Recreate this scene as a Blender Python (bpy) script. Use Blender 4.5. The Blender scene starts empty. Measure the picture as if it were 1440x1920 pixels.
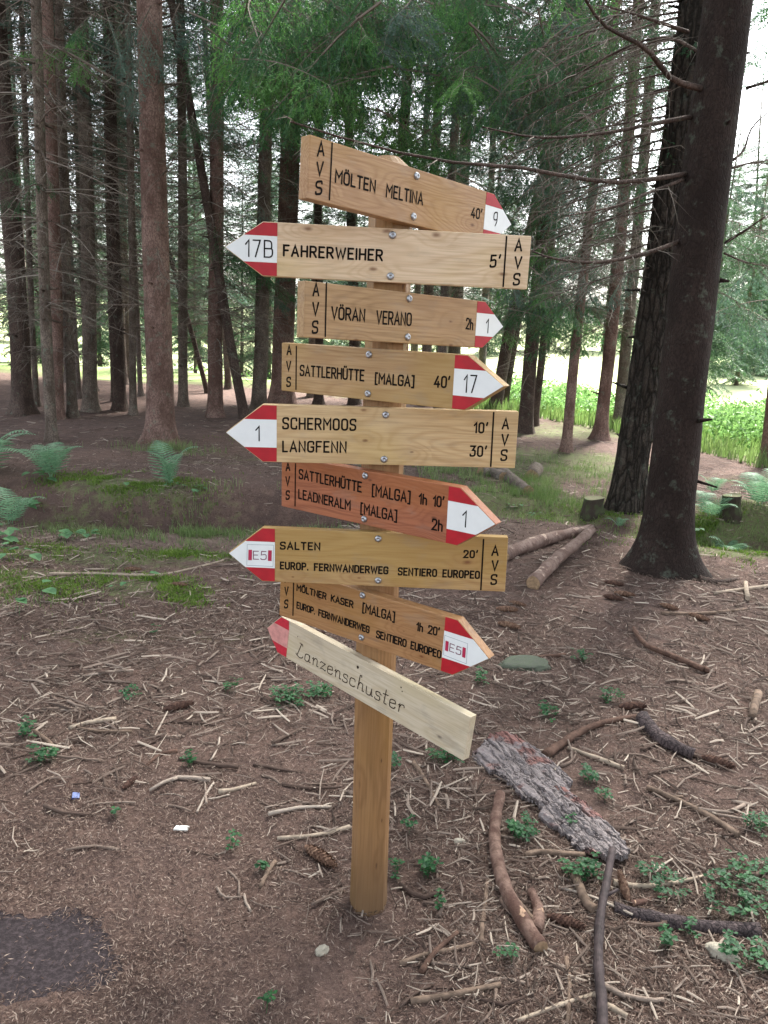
import bpy, bmesh, math, random
import numpy as np
from mathutils import Vector, Matrix, noise as mnoise
# ------------------------------------------------------------------ camera, sky, sun, exposure
SC = bpy.context.scene
COL = SC.collection
FPX, PITCH, ROLL, CAMH = 1480.0, math.radians(13.9), math.radians(2.9), 1.55
_f = Vector((0, math.cos(PITCH), -math.sin(PITCH)))
_u0 = Vector((0, math.sin(PITCH), math.cos(PITCH)))
_r0 = Vector((1, 0, 0))
_rt = _r0*math.cos(ROLL) + _u0*math.sin(ROLL)
_up = _u0*math.cos(ROLL) - _r0*math.sin(ROLL)
CAMP = Vector((0, 0, CAMH))
cam = bpy.data.cameras.new('camera')
camo = bpy.data.objects.new('camera', cam); COL.objects.link(camo)
camo.matrix_world = Matrix.Translation(CAMP) @ Matrix((_rt, _up, -_f)).transposed().to_4x4()
cam.sensor_fit = 'VERTICAL'; cam.sensor_height = 24.0; cam.sensor_width = 18.0
cam.lens = 24.0*FPX/1920.0
cam.clip_start = 0.05; cam.clip_end = 2000
SC.camera = camo
SUN_EL, SUN_AZ = math.radians(52), math.radians(28)     # azimuth clockwise from the view direction (+Y)
W = bpy.data.worlds.new('World'); SC.world = W; W.use_nodes = True
wt = W.node_tree; wt.nodes.clear()
sky = wt.nodes.new('ShaderNodeTexSky'); sky.sky_type = 'NISHITA'; sky.sun_disc = False
sky.sun_elevation = SUN_EL; sky.sun_rotation = SUN_AZ
sky.air_density = 1.0; sky.dust_density = 3.0; sky.ozone_density = 1.0
hs = wt.nodes.new('ShaderNodeHueSaturation'); hs.inputs['Saturation'].default_value = 0.35
bg = wt.nodes.new('ShaderNodeBackground'); bg.inputs['Strength'].default_value = 0.14
wo = wt.nodes.new('ShaderNodeOutputWorld')
wt.links.new(sky.outputs[0], hs.inputs['Color']); wt.links.new(hs.outputs[0], bg.inputs[0]); wt.links.new(bg.outputs[0], wo.inputs[0])
sl = bpy.data.lights.new('sun', 'SUN'); sl.energy = 4.5; sl.angle = math.radians(8); sl.color = (1.0, 0.96, 0.9)
so = bpy.data.objects.new('sun', sl); COL.objects.link(so)
sd = Vector((math.sin(SUN_AZ)*math.cos(SUN_EL), math.cos(SUN_AZ)*math.cos(SUN_EL), math.sin(SUN_EL)))
so.rotation_euler = sd.to_track_quat('Z', 'Y').to_euler(); so.location = sd*50
SC.view_settings.view_transform = 'Standard'; SC.view_settings.look = 'None'
SC.view_settings.exposure = 2.4; SC.view_settings.gamma = 1.0; SC.view_settings.use_curve_mapping = False
SC.cycles.max_bounces = 8; SC.cycles.volume_bounces = 1; SC.cycles.diffuse_bounces = 4; SC.cycles.transmission_bounces = 4
SC.cycles.transparent_max_bounces = 4; SC.cycles.sample_clamp_indirect = 6

RNG = random.Random(7)
# ------------------------------------------------------------------ maths helpers
def _h(ix, iy, s):
    n = (ix.astype(np.int64)*374761393 + iy.astype(np.int64)*668265263 + s*1442695041) & 0xffffffff
    n = ((n ^ (n >> 13))*1274126177) & 0xffffffff
    return ((n ^ (n >> 16)) & 0xffff)/65535.0
def vn(x, y, s=0):
    x = np.asarray(x, float); y = np.asarray(y, float)
    ix = np.floor(x); iy = np.floor(y); fx = x-ix; fy = y-iy
    fx = fx*fx*(3-2*fx); fy = fy*fy*(3-2*fy)
    a = _h(ix, iy, s); b = _h(ix+1, iy, s); c = _h(ix, iy+1, s); d = _h(ix+1, iy+1, s)
    return (a*(1-fx)+b*fx)*(1-fy) + (c*(1-fx)+d*fx)*fy
def fbm(x, y, s=0, o=4):
    t = 0; a = .5
    for k in range(o):
        t = t + a*vn(x*2**k + 13.7*k, y*2**k - 7.1*k, s+k); a *= .5
    return t/(1-.5**o)
def sst(a, b, x):
    t = np.clip((x-a)/(b-a), 0, 1); return t*t*(3-2*t)
def meadow_edge(x):                      # distance at which the forest floor gives way to the meadow
    x = np.asarray(x, float)
    return np.interp(x, [-30, -8, -2, 1.2, 3, 4.6, 7, 14, 40], [19, 17.5, 16.5, 15.5, 13.2, 10.6, 9.5, 9, 9])
def ditch_line(x):
    x = np.asarray(x, float)
    return 6.05 + .22*np.sin(x*1.1+.4) + .5*(fbm(x*.9, x*0+3, 5, 2)-.5)
def G(x, y):
    x = np.asarray(x, float); y = np.asarray(y, float)
    z = (fbm(x*.35, y*.35, 11, 3)-.5)*.22*sst(2.5, 7, y)
    z = z + (fbm(x*2.2, y*2.2, 21, 3)-.5)*.045 + (fbm(x*9, y*9, 31, 3)-.5)*.016
    dl = y-ditch_line(x)
    m = sst(.6, -.2, x)*.9 + sst(2.2, 3.0, x)*.8 + .25
    m = np.clip(m, 0, 1)
    z = z - .27*m*np.exp(-((dl+.05)/.20)**2) + .17*m*sst(.0, .22, dl)*sst(2.8, .4, dl)
    z = z + .016*np.exp(-((x-.012)**2+(y-1.83)**2)/.009)
    far = y-meadow_edge(x)
    z = z - .35*sst(0, 8, far) + .012*np.clip(far-12, 0, 300)
    return z
def Gs(x, y): return float(G(np.array([x]), np.array([y]))[0])
def ray(px, py): return _f + _rt*((px-720)/FPX) - _up*((py-960)/FPX)
def gp(px, py):
    """point of the ground seen at photo pixel (px, py)"""
    r = ray(px, py); z = 0.0
    for _ in range(12):
        t = (z-CAMH)/r.z; p = CAMP + r*t; z = .5*z + .5*Gs(p.x, p.y)
    return Vector((p.x, p.y, Gs(p.x, p.y)))
def wp(px, py, y):
    """point of the vertical plane at distance y seen at photo pixel (px, py)"""
    r = ray(px, py); return CAMP + r*(y/r.y)
def depth(p): return (Vector(p)-CAMP).dot(_f)

# ------------------------------------------------------------------ scene helpers
def tag(o, label=None, cat=None, group=None, kind=None):
    if label: o['label'] = label
    if cat: o['category'] = cat
    if group: o['group'] = group
    if kind: o['kind'] = kind
    return o
def empty(name, loc=(0, 0, 0)):
    o = bpy.data.objects.new(name, None); COL.objects.link(o); o.location = loc; o.empty_display_size = .1
    return o
def link(name, me, parent=None, loc=None):
    o = bpy.data.objects.new(name, me); COL.objects.link(o)
    if parent is not None: o.parent = parent
    if loc is not None: o.location = loc
    return o
def npmesh(name, v, f, mat, smooth=False):
    """v (n,3) float, f (m,k) int with k = 3 or 4 (all the same)"""
    v = np.asarray(v, np.float32); f = np.asarray(f, np.int32); k = f.shape[1]
    me = bpy.data.meshes.new(name)
    me.vertices.add(len(v)); me.vertices.foreach_set('co', v.ravel())
    me.loops.add(f.size); me.loops.foreach_set('vertex_index', f.ravel())
    me.polygons.add(len(f)); me.polygons.foreach_set('loop_start', np.arange(0, f.size, k, dtype=np.int32))
    if smooth: me.polygons.foreach_set('use_smooth', np.ones(len(f), bool))
    me.update(calc_edges=True)
    if mat: me.materials.append(mat)
    return me
class MB:
    def __init__(s): s.v = []; s.f = []; s.m = []
    def tube(s, path, rad, n=5, cap=True, twist=0.0, mi=0, wob=0.0, rng=None):
        b = len(s.v); k = len(path); up = None
        for i in range(k):
            p = Vector(path[i]); t = (Vector(path[min(i+1, k-1)])-Vector(path[max(i-1, 0)])).normalized()
            if up is None: up = t.orthogonal().normalized()
            up = (up - t*up.dot(t)).normalized(); bi = t.cross(up); r = rad[i]
            for j in range(n):
                a = 2*math.pi*j/n + twist
                rr = r*(1+(rng.uniform(-wob, wob) if wob else 0))
                s.v.append(p + up*(rr*math.cos(a)) + bi*(rr*math.sin(a)))
        for i in range(k-1):
            for j in range(n):
                a = b+i*n+j; c = b+i*n+(j+1) % n
                s.f.append((a, c, c+n, a+n)); s.m.append(mi)
        if cap:
            s.f.append(tuple(b+j for j in range(n-1, -1, -1))); s.m.append(mi)
            s.f.append(tuple(b+(k-1)*n+j for j in range(n))); s.m.append(mi+1 if mi == 0 and getattr(s, 'capmat', 0) else mi)
            if getattr(s, 'capmat', 0): s.m[-2] = mi+1
    def spike(s, path, r0, n=3):
        """thin twig: tube that ends in a point"""
        b = len(s.v); k = len(path)
        t0 = (Vector(path[1])-Vector(path[0])).normalized(); up = t0.orthogonal().normalized()
        for i in range(k-1):
            t = (Vector(path[i+1])-Vector(path[i])).normalized(); up = (up-t*up.dot(t)).normalized(); bi = t.cross(up)
            r = r0*(1-.8*i/(k-1))
            for j in range(n):
                a = 2*math.pi*j/n; s.v.append(Vector(path[i])+up*(r*math.cos(a))+bi*(r*math.sin(a)))
        s.v.append(Vector(path[-1])); e = len(s.v)-1
        for i in range(k-2):
            for j in range(n):
                a = b+i*n+j; c = b+i*n+(j+1) % n; s.f.append((a, c, c+n, a+n)); s.m.append(0)
        for j in range(n): s.f.append((b+(k-2)*n+j, b+(k-2)*n+(j+1) % n, e)); s.m.append(0)
    def poly(s, pts, mi=0):
        b = len(s.v); s.v += [Vector(p) for p in pts]; s.f.append(tuple(range(b, b+len(pts)))); s.m.append(mi)
    def prism(s, pts2, z0, z1, mi=0):
        b = len(s.v); n = len(pts2)
        s.v += [Vector((p[0], p[1], z0)) for p in pts2] + [Vector((p[0], p[1], z1)) for p in pts2]
        s.f.append(tuple(b+j for j in range(n-1, -1, -1))); s.m.append(mi)
        s.f.append(tuple(b+n+j for j in range(n))); s.m.append(mi)
        for j in range(n):
            k = (j+1) % n; s.f.append((b+j, b+k, b+n+k, b+n+j)); s.m.append(mi)
    def mesh(s, name, *mats, smooth=False):
        me = bpy.data.meshes.new(name)
        me.from_pydata([tuple(v) for v in s.v], [], s.f)
        for m in mats: me.materials.append(m)
        if len(mats) > 1: me.polygons.foreach_set('material_index', np.array(s.m, np.int32))
        if smooth: me.polygons.foreach_set('use_smooth', np.ones(len(s.f), bool))
        me.update()
        return me

# ------------------------------------------------------------------ materials
class NT:
    def __init__(s, name):
        s.mat = bpy.data.materials.new(name); s.mat.use_nodes = True
        s.t = s.mat.node_tree; s.t.nodes.clear()
        s.out = s.t.nodes.new('ShaderNodeOutputMaterial')
    def set(s, sock, v):
        if v is None: return
        if isinstance(v, bpy.types.NodeSocket): s.t.links.new(v, sock)
        else:
            if isinstance(v, tuple) and len(v) == 3 and sock.type == 'RGBA': v = (*v, 1)
            sock.default_value = v
    def n(s, typ, ins=None, out=0, **props):
        nd = s.t.nodes.new('ShaderNode'+typ)
        for k, v in props.items(): setattr(nd, k, v)
        for k, v in (ins or {}).items(): s.set(nd.inputs[k], v)
        return nd.outputs[out]
    def coord(s, which='Object'):
        return s.n('TexCoord', out={'Generated': 0, 'Object': 3}[which])
    def geo(s, which): return s.n('NewGeometry', out=which)
    def rnd(s): return s.n('ObjectInfo', out='Random')
    def mapv(s, v, scale=(1, 1, 1), loc=(0, 0, 0), rot=(0, 0, 0)):
        return s.n('Mapping', {'Vector': v, 'Scale': scale, 'Location': loc, 'Rotation': rot})
    def noise(s, v, scale, detail=4, rough=.55, dist=0, out=0):
        return s.n('TexNoise', {'Vector': v, 'Scale': scale, 'Detail': detail, 'Roughness': rough, 'Distortion': dist}, out=out)
    def vor(s, v, scale, feature='F1', out='Distance', rand=1.0):
        return s.n('TexVoronoi', {'Vector': v, 'Scale': scale, 'Randomness': rand}, out=out, feature=feature)
    def m(s, op, a, b=None, c=None, clamp=False):
        nd = s.t.nodes.new('ShaderNodeMath'); nd.operation = op; nd.use_clamp = clamp
        s.set(nd.inputs[0], a); s.set(nd.inputs[1], b)
        if c is not None: s.set(nd.inputs[2], c)
        return nd.outputs[0]
    def step(s, x, a, b, lo=0., hi=1.):
        return s.n('MapRange', {'Value': x, 'From Min': a, 'From Max': b, 'To Min': lo, 'To Max': hi}, interpolation_type='SMOOTHSTEP')
    def mix(s, fac, a, b, bt='MIX'):
        nd = s.t.nodes.new('ShaderNodeMix'); nd.data_type = 'RGBA'; nd.blend_type = bt
        s.set(nd.inputs[0], fac); s.set(nd.inputs[6], a); s.set(nd.inputs[7], b); return nd.outputs[2]
    def ramp(s, x, *stops):
        nd = s.t.nodes.new('ShaderNodeValToRGB'); cr = nd.color_ramp
        while len(cr.elements) < len(stops): cr.elements.new(.5)
        for e, (p, c) in zip(cr.elements, stops): e.position = p; e.color = (*c, 1)
        s.set(nd.inputs[0], x); return nd.outputs[0]
    def add3(s, v, w):
        nd = s.t.nodes.new('ShaderNodeVectorMath'); nd.operation = 'ADD'; s.set(nd.inputs[0], v); s.set(nd.inputs[1], w); return nd.outputs[0]
    def comb(s, x, y, z): return s.n('CombineXYZ', {0: x, 1: y, 2: z})
    def sep(s, v):
        nd = s.t.nodes.new('ShaderNodeSeparateXYZ'); s.set(nd.inputs[0], v); return nd.outputs
    def bump(s, h, strength=.5, dist=.01):
        return s.n('Bump', {'Height': h, 'Strength': strength, 'Distance': dist})
    def finish(s, col, rough=.8, nrm=None, metal=0., spec=.3, trans=None, coat=0.):
        p = s.t.nodes.new('ShaderNodeBsdfPrincipled')
        s.set(p.inputs['Base Color'], col); s.set(p.inputs['Roughness'], rough); s.set(p.inputs['Metallic'], metal)
        s.set(p.inputs['Specular IOR Level'], spec); s.set(p.inputs['Coat Weight'], coat)
        if nrm is not None: s.set(p.inputs['Normal'], nrm)
        sh = p.outputs[0]
        if trans:
            tr = s.t.nodes.new('ShaderNodeBsdfTranslucent'); s.set(tr.inputs[0], trans[1])
            mx = s.t.nodes.new('ShaderNodeMixShader'); mx.inputs[0].default_value = trans[0]
            s.t.links.new(sh, mx.inputs[1]); s.t.links.new(tr.outputs[0], mx.inputs[2]); sh = mx.outputs[0]
        s.t.links.new(sh, s.out.inputs[0]); return s.mat

def mat_wood(name, light, dark, knot, seed, ringf=26., rough=.55, axis=0, weather=0., knots=1.0):
    t = NT(name); v = t.add3(t.coord(), (seed*3.7, seed*1.3, seed*2.1))
    sc = (1, 1, 1)
    stretch = (1.6, 9, 9) if axis == 0 else (9, 9, 1.0)
    fine = (9, 230, 230) if axis == 0 else (230, 230, 7)
    q = t.sep(v)
    kv = t.comb(t.m('MULTIPLY', q[0], 7.), t.m('MULTIPLY', q[1], 15.), 0.) if axis == 0 else t.comb(t.m('MULTIPLY', t.m('ADD', q[0], q[1]), 14.), t.m('MULTIPLY', q[2], 5.5), 0.)
    kd = t.n('TexVoronoi', {'Vector': kv, 'Scale': 1.0}, out='Distance', voronoi_dimensions='2D'); kc = t.n('TexVoronoi', {'Vector': kv, 'Scale': 1.0}, out='Color', voronoi_dimensions='2D'); ks = t.sep(kc)
    gate = t.step(ks[0], .5, .56)
    kd2 = t.m('ADD', kd, t.m('MULTIPLY', t.noise(t.mapv(v, (60, 60, 60)), 1, 2), .06))
    halo = t.m('MULTIPLY', t.step(kd2, .5, .04), gate)
    core = t.m('MULTIPLY', t.step(kd2, t.m('ADD', .06, t.m('MULTIPLY', ks[1], .09)), .035), gate)
    fld = t.noise(t.mapv(v, stretch), 1.0, 2, .4)
    fld = t.m('ADD', fld, t.m('MULTIPLY', halo, .09))
    ring = t.m('MULTIPLY_ADD', t.m('SINE', t.m('MULTIPLY', fld, ringf*6.28)), .5, .5)
    ring = t.m('POWER', ring, 2.2)
    fine_n = t.noise(t.mapv(v, fine), 1.0, 3, .6)
    blot = t.noise(t.mapv(v, (5, 8, 8)), 1.0, 3, .5)
    c = t.mix(t.m('MULTIPLY', ring, .5), light, dark)
    c = t.mix(t.step(fine_n, .35, .75, 0, .55), c, tuple(x*.72 for x in dark))
    c = t.mix(t.step(blot, .4, .7, 0, .4), c, tuple(a*.5+b*.5 for a, b in zip(dark, light)))
    c = t.mix(t.step(t.noise(t.mapv(v, (3.2, 5, 3)), 1.0, 2, .4), .48, .66, 0, .55), c, (light[0]*.80, light[1]*.76, light[2]*.42))
    c = t.mix(t.m('MULTIPLY', halo, .35), c, dark)
    c = t.mix(t.m('MULTIPLY', core, .85*knots), c, knot)
    if axis == 2:
        wet = t.step(t.m('ADD', t.sep(t.coord())[2], t.m('MULTIPLY', fine_n, .12)), .40, .06)
        c = t.mix(t.m('MULTIPLY', wet, .6), c, (.055, .042, .03))
    if weather:
        st = t.noise(t.mapv(v, (14, 30, 30)), 1.0, 5, .6)
        c = t.mix(t.step(st, .52, .72, 0, weather), c, (.22, .2, .17))
    h = t.m('ADD', t.m('MULTIPLY', fine_n, .6), t.m('MULTIPLY', ring, -.4))
    return t.finish(c, t.step(fine_n, .3, .8, rough-.08, rough+.15), t.bump(h, .35, .0012), spec=.35, coat=.08)

def mat_bark(name, ca, cb, cc, furrow=0.0, sc=1.0, lichen=0.0, crack=.5):
    t = NT(name); v = t.add3(t.coord(), t.comb(t.m('MULTIPLY', t.rnd(), 31.), 0., t.m('MULTIPLY', t.rnd(), 17.)))
    big = t.noise(t.mapv(v, (5.5*sc, 5.5*sc, 3.2*sc)), 1, 5, .7)
    plate = t.vor(t.add3(t.mapv(v, (34*sc, 34*sc, 17*sc)), t.noise(v, 22*sc, 3, .6, out=1)), 1.0, feature='DISTANCE_TO_EDGE')
    fine = t.noise(t.mapv(v, (95*sc, 95*sc, 50*sc)), 1, 4, .65)
    c = t.mix(t.step(big, .35, .68), ca, cb)
    c = t.mix(t.step(fine, .35, .7, 0, .75), c, cc)
    hgt = t.m('ADD', t.m('MULTIPLY', t.step(plate, 0, .16), .22), t.m('MULTIPLY', fine, .9))
    c = t.mix(t.step(plate, .09, .0, 0, crack), c, tuple(x*.4 for x in ca))
    if furrow:
        fv = t.mapv(v, (22, 22, 4.2))
        w = t.noise(t.mapv(v, (9, 9, 5)), 1, 3, .6, out=1)
        fu = t.vor(t.add3(fv, w), 1.0, feature='DISTANCE_TO_EDGE')
        hgt = t.m('ADD', t.m('MULTIPLY', t.step(fu, 0, .3), 2.2), hgt)
        c = t.mix(t.step(fu, .16, 0.0, 0, .9*furrow), c, tuple(x*.22 for x in ca))
    if lichen:
        l = t.noise(v, 11, 5, .7)
        c = t.mix(t.step(l, .56, .68, 0, lichen), c, (.16, .2, .15))
    d = .012 if not furrow else .03
    return t.finish(c, .88, t.bump(hgt, .9, d), spec=.15)

M = {}
M['sign'] = {}
_SW = {1: ((.42, .25, .12), (.26, .13, .052), (.10, .035, .012), 30), 2: ((.68, .52, .35), (.50, .34, .19), (.17, .075, .03), 22),
       3: ((.40, .25, .12), (.26, .15, .065), (.13, .05, .018), 18), 4: ((.43, .285, .14), (.30, .17, .07), (.13, .05, .02), 20),
       5: ((.57, .41, .22), (.41, .26, .115), (.16, .07, .025), 20), 6: ((.37, .135, .065), (.22, .07, .033), (.09, .03, .012), 24),
       7: ((.43, .28, .12), (.29, .155, .058), (.14, .045, .015), 16), 8: ((.37, .20, .085), (.25, .115, .043), (.13, .04, .012), 26),
       9: ((.54, .47, .35), (.42, .34, .22), (.05, .03, .02), 10)}
for k, (a, b, c, r) in _SW.items():
    M['sign'][k] = mat_wood('sign_wood_%s' % k, a, b, c, k*1.7+.3, r, weather=.35 if k == 9 else .2, knots=1.)
M['post'] = mat_wood('post_wood', (.30, .165, .07), (.19, .095, .036), (.07, .028, .01), 5.5, 9, axis=2)
def mat_plain(name, col, rough=.5, var=.12, sc=40, spec=.4, metal=0., bmp=.1):
    t = NT(name); n = t.noise(t.coord(), sc, 4, .6)
    c = t.mix(t.step(n, .3, .75, 0, 1), col, tuple(x*(1-var) for x in col))
    return t.finish(c, rough, t.bump(n, bmp, .001), spec=spec, metal=metal)
M['red'] = mat_plain('red_film', (.42, .008, .018), .5, .2)
M['white'] = mat_plain('white_film', (.74, .77, .76), .4, .05)
M['pink'] = mat_plain('worn_pink_paint', (.60, .27, .24), .6, .3, 60)
M['redpaint'] = mat_plain('red_paint', (.50, .015, .035), .55, .25, 90)
M['ink'] = mat_plain('black_routed_paint', (.008, .006, .005), .7, .3, 300, spec=.08)
M['burnt'] = mat_plain('burnt_line', (.035, .022, .015), .7, .3, 300, spec=.1)
M['plum'] = mat_plain('plum_print', (.42, .02, .07), .45, .1)
M['plumdark'] = mat_plain('dark_plum_print', (.15, .02, .06), .45, .1)
M['greyline'] = mat_plain('grey_print', (.22, .27, .30), .45, .1)
M['steel'] = mat_plain('bolt_steel', (.42, .43, .45), .36, .3, 200, metal=.9, bmp=.2)
M['bark_red'] = mat_bark('red_brown_spruce_bark', (.13, .076, .060), (.30, .20, .165), (.08, .05, .04), lichen=.45)
M['bark_grey'] = mat_bark('grey_brown_spruce_bark', (.11, .084, .066), (.26, .21, .17), (.065, .05, .04), lichen=.6)
M['bark_pale'] = mat_bark('pale_spruce_bark', (.13, .10, .085), (.27, .22, .19), (.07, .055, .046), lichen=.5)
M['bark_dark'] = mat_bark('dark_spruce_bark', (.062, .043, .035), (.13, .092, .075), (.038, .027, .022), lichen=.35)
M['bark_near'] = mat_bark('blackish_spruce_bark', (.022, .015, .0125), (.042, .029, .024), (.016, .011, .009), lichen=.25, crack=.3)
M['bark_furrow'] = mat_bark('furrowed_bark', (.055, .045, .036), (.095, .078, .063), (.035, .027, .021), furrow=1., lichen=.3)
def mat_deadwood():
    t = NT('dead_twig_bark'); r = t.geo('Random Per Island'); n = t.noise(t.coord(), 3, 3)
    c = t.ramp(r, (0, (.07, .052, .042)), (.5, (.15, .12, .098)), (1, (.28, .245, .21)))
    c = t.mix(t.step(n, .5, .65, 0, .5), c, (.15, .16, .125))
    return t.finish(c, .9, spec=.1)
M['dead'] = mat_deadwood()
def mat_leaf(name, c0, c1, c2, tr=.35, trc=(.12, .22, .04), rough=.55, big=1.2):
    t = NT(name); r = t.geo('Random Per Island'); n = t.noise(t.add3(t.coord(), t.comb(t.m('MULTIPLY', t.rnd(), 20.), 0., 0.)), big, 3)
    c = t.ramp(t.m('ADD', t.m('MULTIPLY', r, .55), t.m('MULTIPLY', t.m('SUBTRACT', n, .5), 1.2)), (0, c0), (.3, c1), (.75, c2))
    return t.finish(c, rough, spec=.3, trans=(tr, t.mix(.6, c, trc)))
M['needle'] = mat_leaf('spruce_needles', (.016, .050, .024), (.040, .105, .050), (.08, .18, .065), .35, (.07, .21, .06))
M['needle_light'] = mat_leaf('young_spruce_needles', (.045, .13, .042), (.10, .25, .07), (.20, .38, .10), .4, (.13, .34, .07))
M['needle_blue'] = mat_leaf('old_spruce_needles', (.04, .075, .06), (.075, .125, .10), (.13, .19, .15), .3, (.09, .19, .12))
M['far_needle'] = mat_leaf('far_spruce_needles', (.03, .06, .035), (.06, .11, .065), (.11, .18, .09), .3, (.09, .2, .08))
M['fern'] = mat_leaf('fern_green', (.09, .19, .11), (.16, .29, .17), (.25, .40, .25), .35, (.2, .4, .2), big=5)
M['sorrel'] = mat_leaf('sorrel_green', (.012, .055, .020), (.020, .085, .028), (.04, .14, .04), .3, (.05, .2, .04), big=9)
M['grass'] = mat_leaf('grass_green', (.09, .13, .05), (.14, .20, .08), (.28, .31, .15), .35, (.18, .32, .06), big=2)
M['weed'] = mat_leaf('meadow_weed_green', (.06, .15, .035), (.11, .25, .06), (.20, .35, .11), .4, (.25, .42, .14), big=.8)
M['mossfuzz'] = mat_leaf('moss_green', (.07, .12, .02), (.12, .19, .03), (.19, .27, .05), .3, (.15, .3, .03), big=6)
def mat_stick():
    t = NT('weathered_twig'); o = t.rnd(); v = t.coord()
    n = t.noise(t.mapv(v, (8, 60, 60)), 1, 4, .65)
    c = t.ramp(o, (0, (.045, .030, .024)), (.3, (.10, .070, .055)), (.6, (.18, .135, .108)), (.85, (.29, .23, .185)), (1, (.40, .34, .28)))
    c = t.mix(t.step(n, .35, .7, 0, .7), c, t.mix(.6, c, (.05, .03, .025)))
    return t.finish(c, .85, t.bump(n, .5, .003), spec=.15)
M['stick'] = mat_stick()
def mat_island(name, stops, rough=.85):
    t = NT(name); c = t.ramp(t.geo('Random Per Island'), *stops); return t.finish(c, rough, spec=.15)
M['twiglitter'] = mat_island('twig_litter', [(0, (.035, .024, .019)), (.35, (.085, .060, .048)), (.75, (.18, .14, .115)), (1, (.38, .32, .26))])
M['needlelitter'] = mat_island('fallen_needles', [(0, (.035, .021, .017)), (.4, (.085, .055, .043)), (.75, (.15, .103, .082)), (1, (.30, .235, .19))])
M['cutwood'] = mat_plain('cut_wood_end', (.34, .23, .14), .8, .5, 60, .15)
def mat_ground():
    t = NT('forest_ground'); v = t.coord(); xyz = t.sep(v)
    att = t.n('Attribute', out='Color', attribute_name='zone', attribute_type='GEOMETRY'); z = t.sep(att)
    n1 = t.noise(v, 1.7, 4, .6); n2 = t.noise(v, 11, 5, .65); n3 = t.noise(v, 75, 5, .7); n4 = t.noise(v, 260, 3, .7)
    c = t.mix(t.step(n1, .35, .65), (.108, .070, .057), (.080, .053, .045))
    c = t.mix(t.step(n2, .4, .66, 0, .8), c, (.15, .096, .076))
    c = t.mix(t.step(n3, .45, .7, 0, .8), c, (.055, .034, .028))
    c = t.mix(t.step(n4, .52, .75, 0, .75), c, (.25, .185, .15))
    # moss and low green growth
    gm = t.m('ADD', z[0], t.m('MULTIPLY', t.m('SUBTRACT', n2, .5), 1.1))
    gm = t.step(gm, .26, .62)
    gm = t.m('MULTIPLY', gm, t.step(n3, .62, .42, .15, 1))
    mc = t.mix(n3, (.065, .105, .032), (.16, .205, .075))
    c = t.mix(t.m('MULTIPLY', gm, .9), c, mc)
    # meadow
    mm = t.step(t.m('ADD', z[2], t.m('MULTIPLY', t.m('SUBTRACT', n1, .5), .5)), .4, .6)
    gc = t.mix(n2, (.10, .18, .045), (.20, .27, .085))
    gc = t.mix(t.step(xyz[1], 15, 24), gc, t.mix(n1, (.30, .36, .16), (.44, .47, .28)))  # far meadow painted paler with distance, standing in for its overexposed brightness
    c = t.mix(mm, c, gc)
    # pale trampled soil of the path
    c = t.mix(t.m('MULTIPLY', z[1], t.step(n2, .3, .6, .3, .7)), c, (.23, .175, .145))
    # damp bare earth hollow in front on the left
    dx = t.m('DIVIDE', t.m('SUBTRACT', xyz[0], MUD[0]), MUD[2]); dy = t.m('DIVIDE', t.m('SUBTRACT', xyz[1], MUD[1]), MUD[3])
    dd = t.m('SQRT', t.m('ADD', t.m('MULTIPLY', dx, dx), t.m('MULTIPLY', dy, dy)))
    dd = t.m('ADD', dd, t.m('MULTIPLY', t.m('SUBTRACT', t.noise(v, 6, 5, .65), .5), 1.25))
    mud = t.step(dd, 1.05, 1.0)
    c = t.mix(mud, c, t.mix(t.step(n3, .4, .7), (.024, .018, .019), (.058, .044, .046)))
    h = t.m('ADD', t.m('MULTIPLY', n3, 1.), t.m('MULTIPLY', n4, .5))
    h = t.m('MULTIPLY', h, t.m('SUBTRACT', 1., t.m('MULTIPLY', mud, .65)))
    return t.finish(c, t.m('SUBTRACT', .95, t.m('MULTIPLY', mud, .1)), t.bump(h, .8, .012), spec=.2)
_m1 = gp(40, 1790); MUD = (_m1.x-.03, _m1.y, .25, .15)
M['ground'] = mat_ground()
M['broadleaf'] = mat_leaf('broad_leaf_green', (.05, .12, .05), (.08, .19, .08), (.13, .26, .11), .3, (.12, .3, .09), big=8)

# ================================================================== THE SETTING
def ground_mesh():
    nx, ny = 430, 470
    sx = np.linspace(-1, 1, nx); xs = 3.0*np.sinh(sx*4.9)
    sy = np.linspace(-.42, 1, ny); ys = 2.2 + 1.9*np.sinh(sy*5.6)
    X, Y = np.meshgrid(xs, ys); Z = G(X, Y)
    v = np.stack([X.ravel(), Y.ravel(), Z.ravel()], 1)
    i = np.arange(ny-1)[:, None]*nx + np.arange(nx-1)[None, :]
    f = np.stack([i, i+1, i+nx+1, i+nx], -1).reshape(-1, 4)
    me = npmesh('ground', v, f, M['ground'], True)
    zone = zones(X.ravel(), Y.ravel())
    ca = me.color_attributes.new('zone', 'FLOAT_COLOR', 'POINT')
    ca.data.foreach_set('color', np.concatenate([zone, np.ones((len(zone), 1))], 1).astype(np.float32).ravel())
    return me
GREEN = []      # (x, y, rx, ry, strength) patches of moss and low growth, from photo pixels
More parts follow.
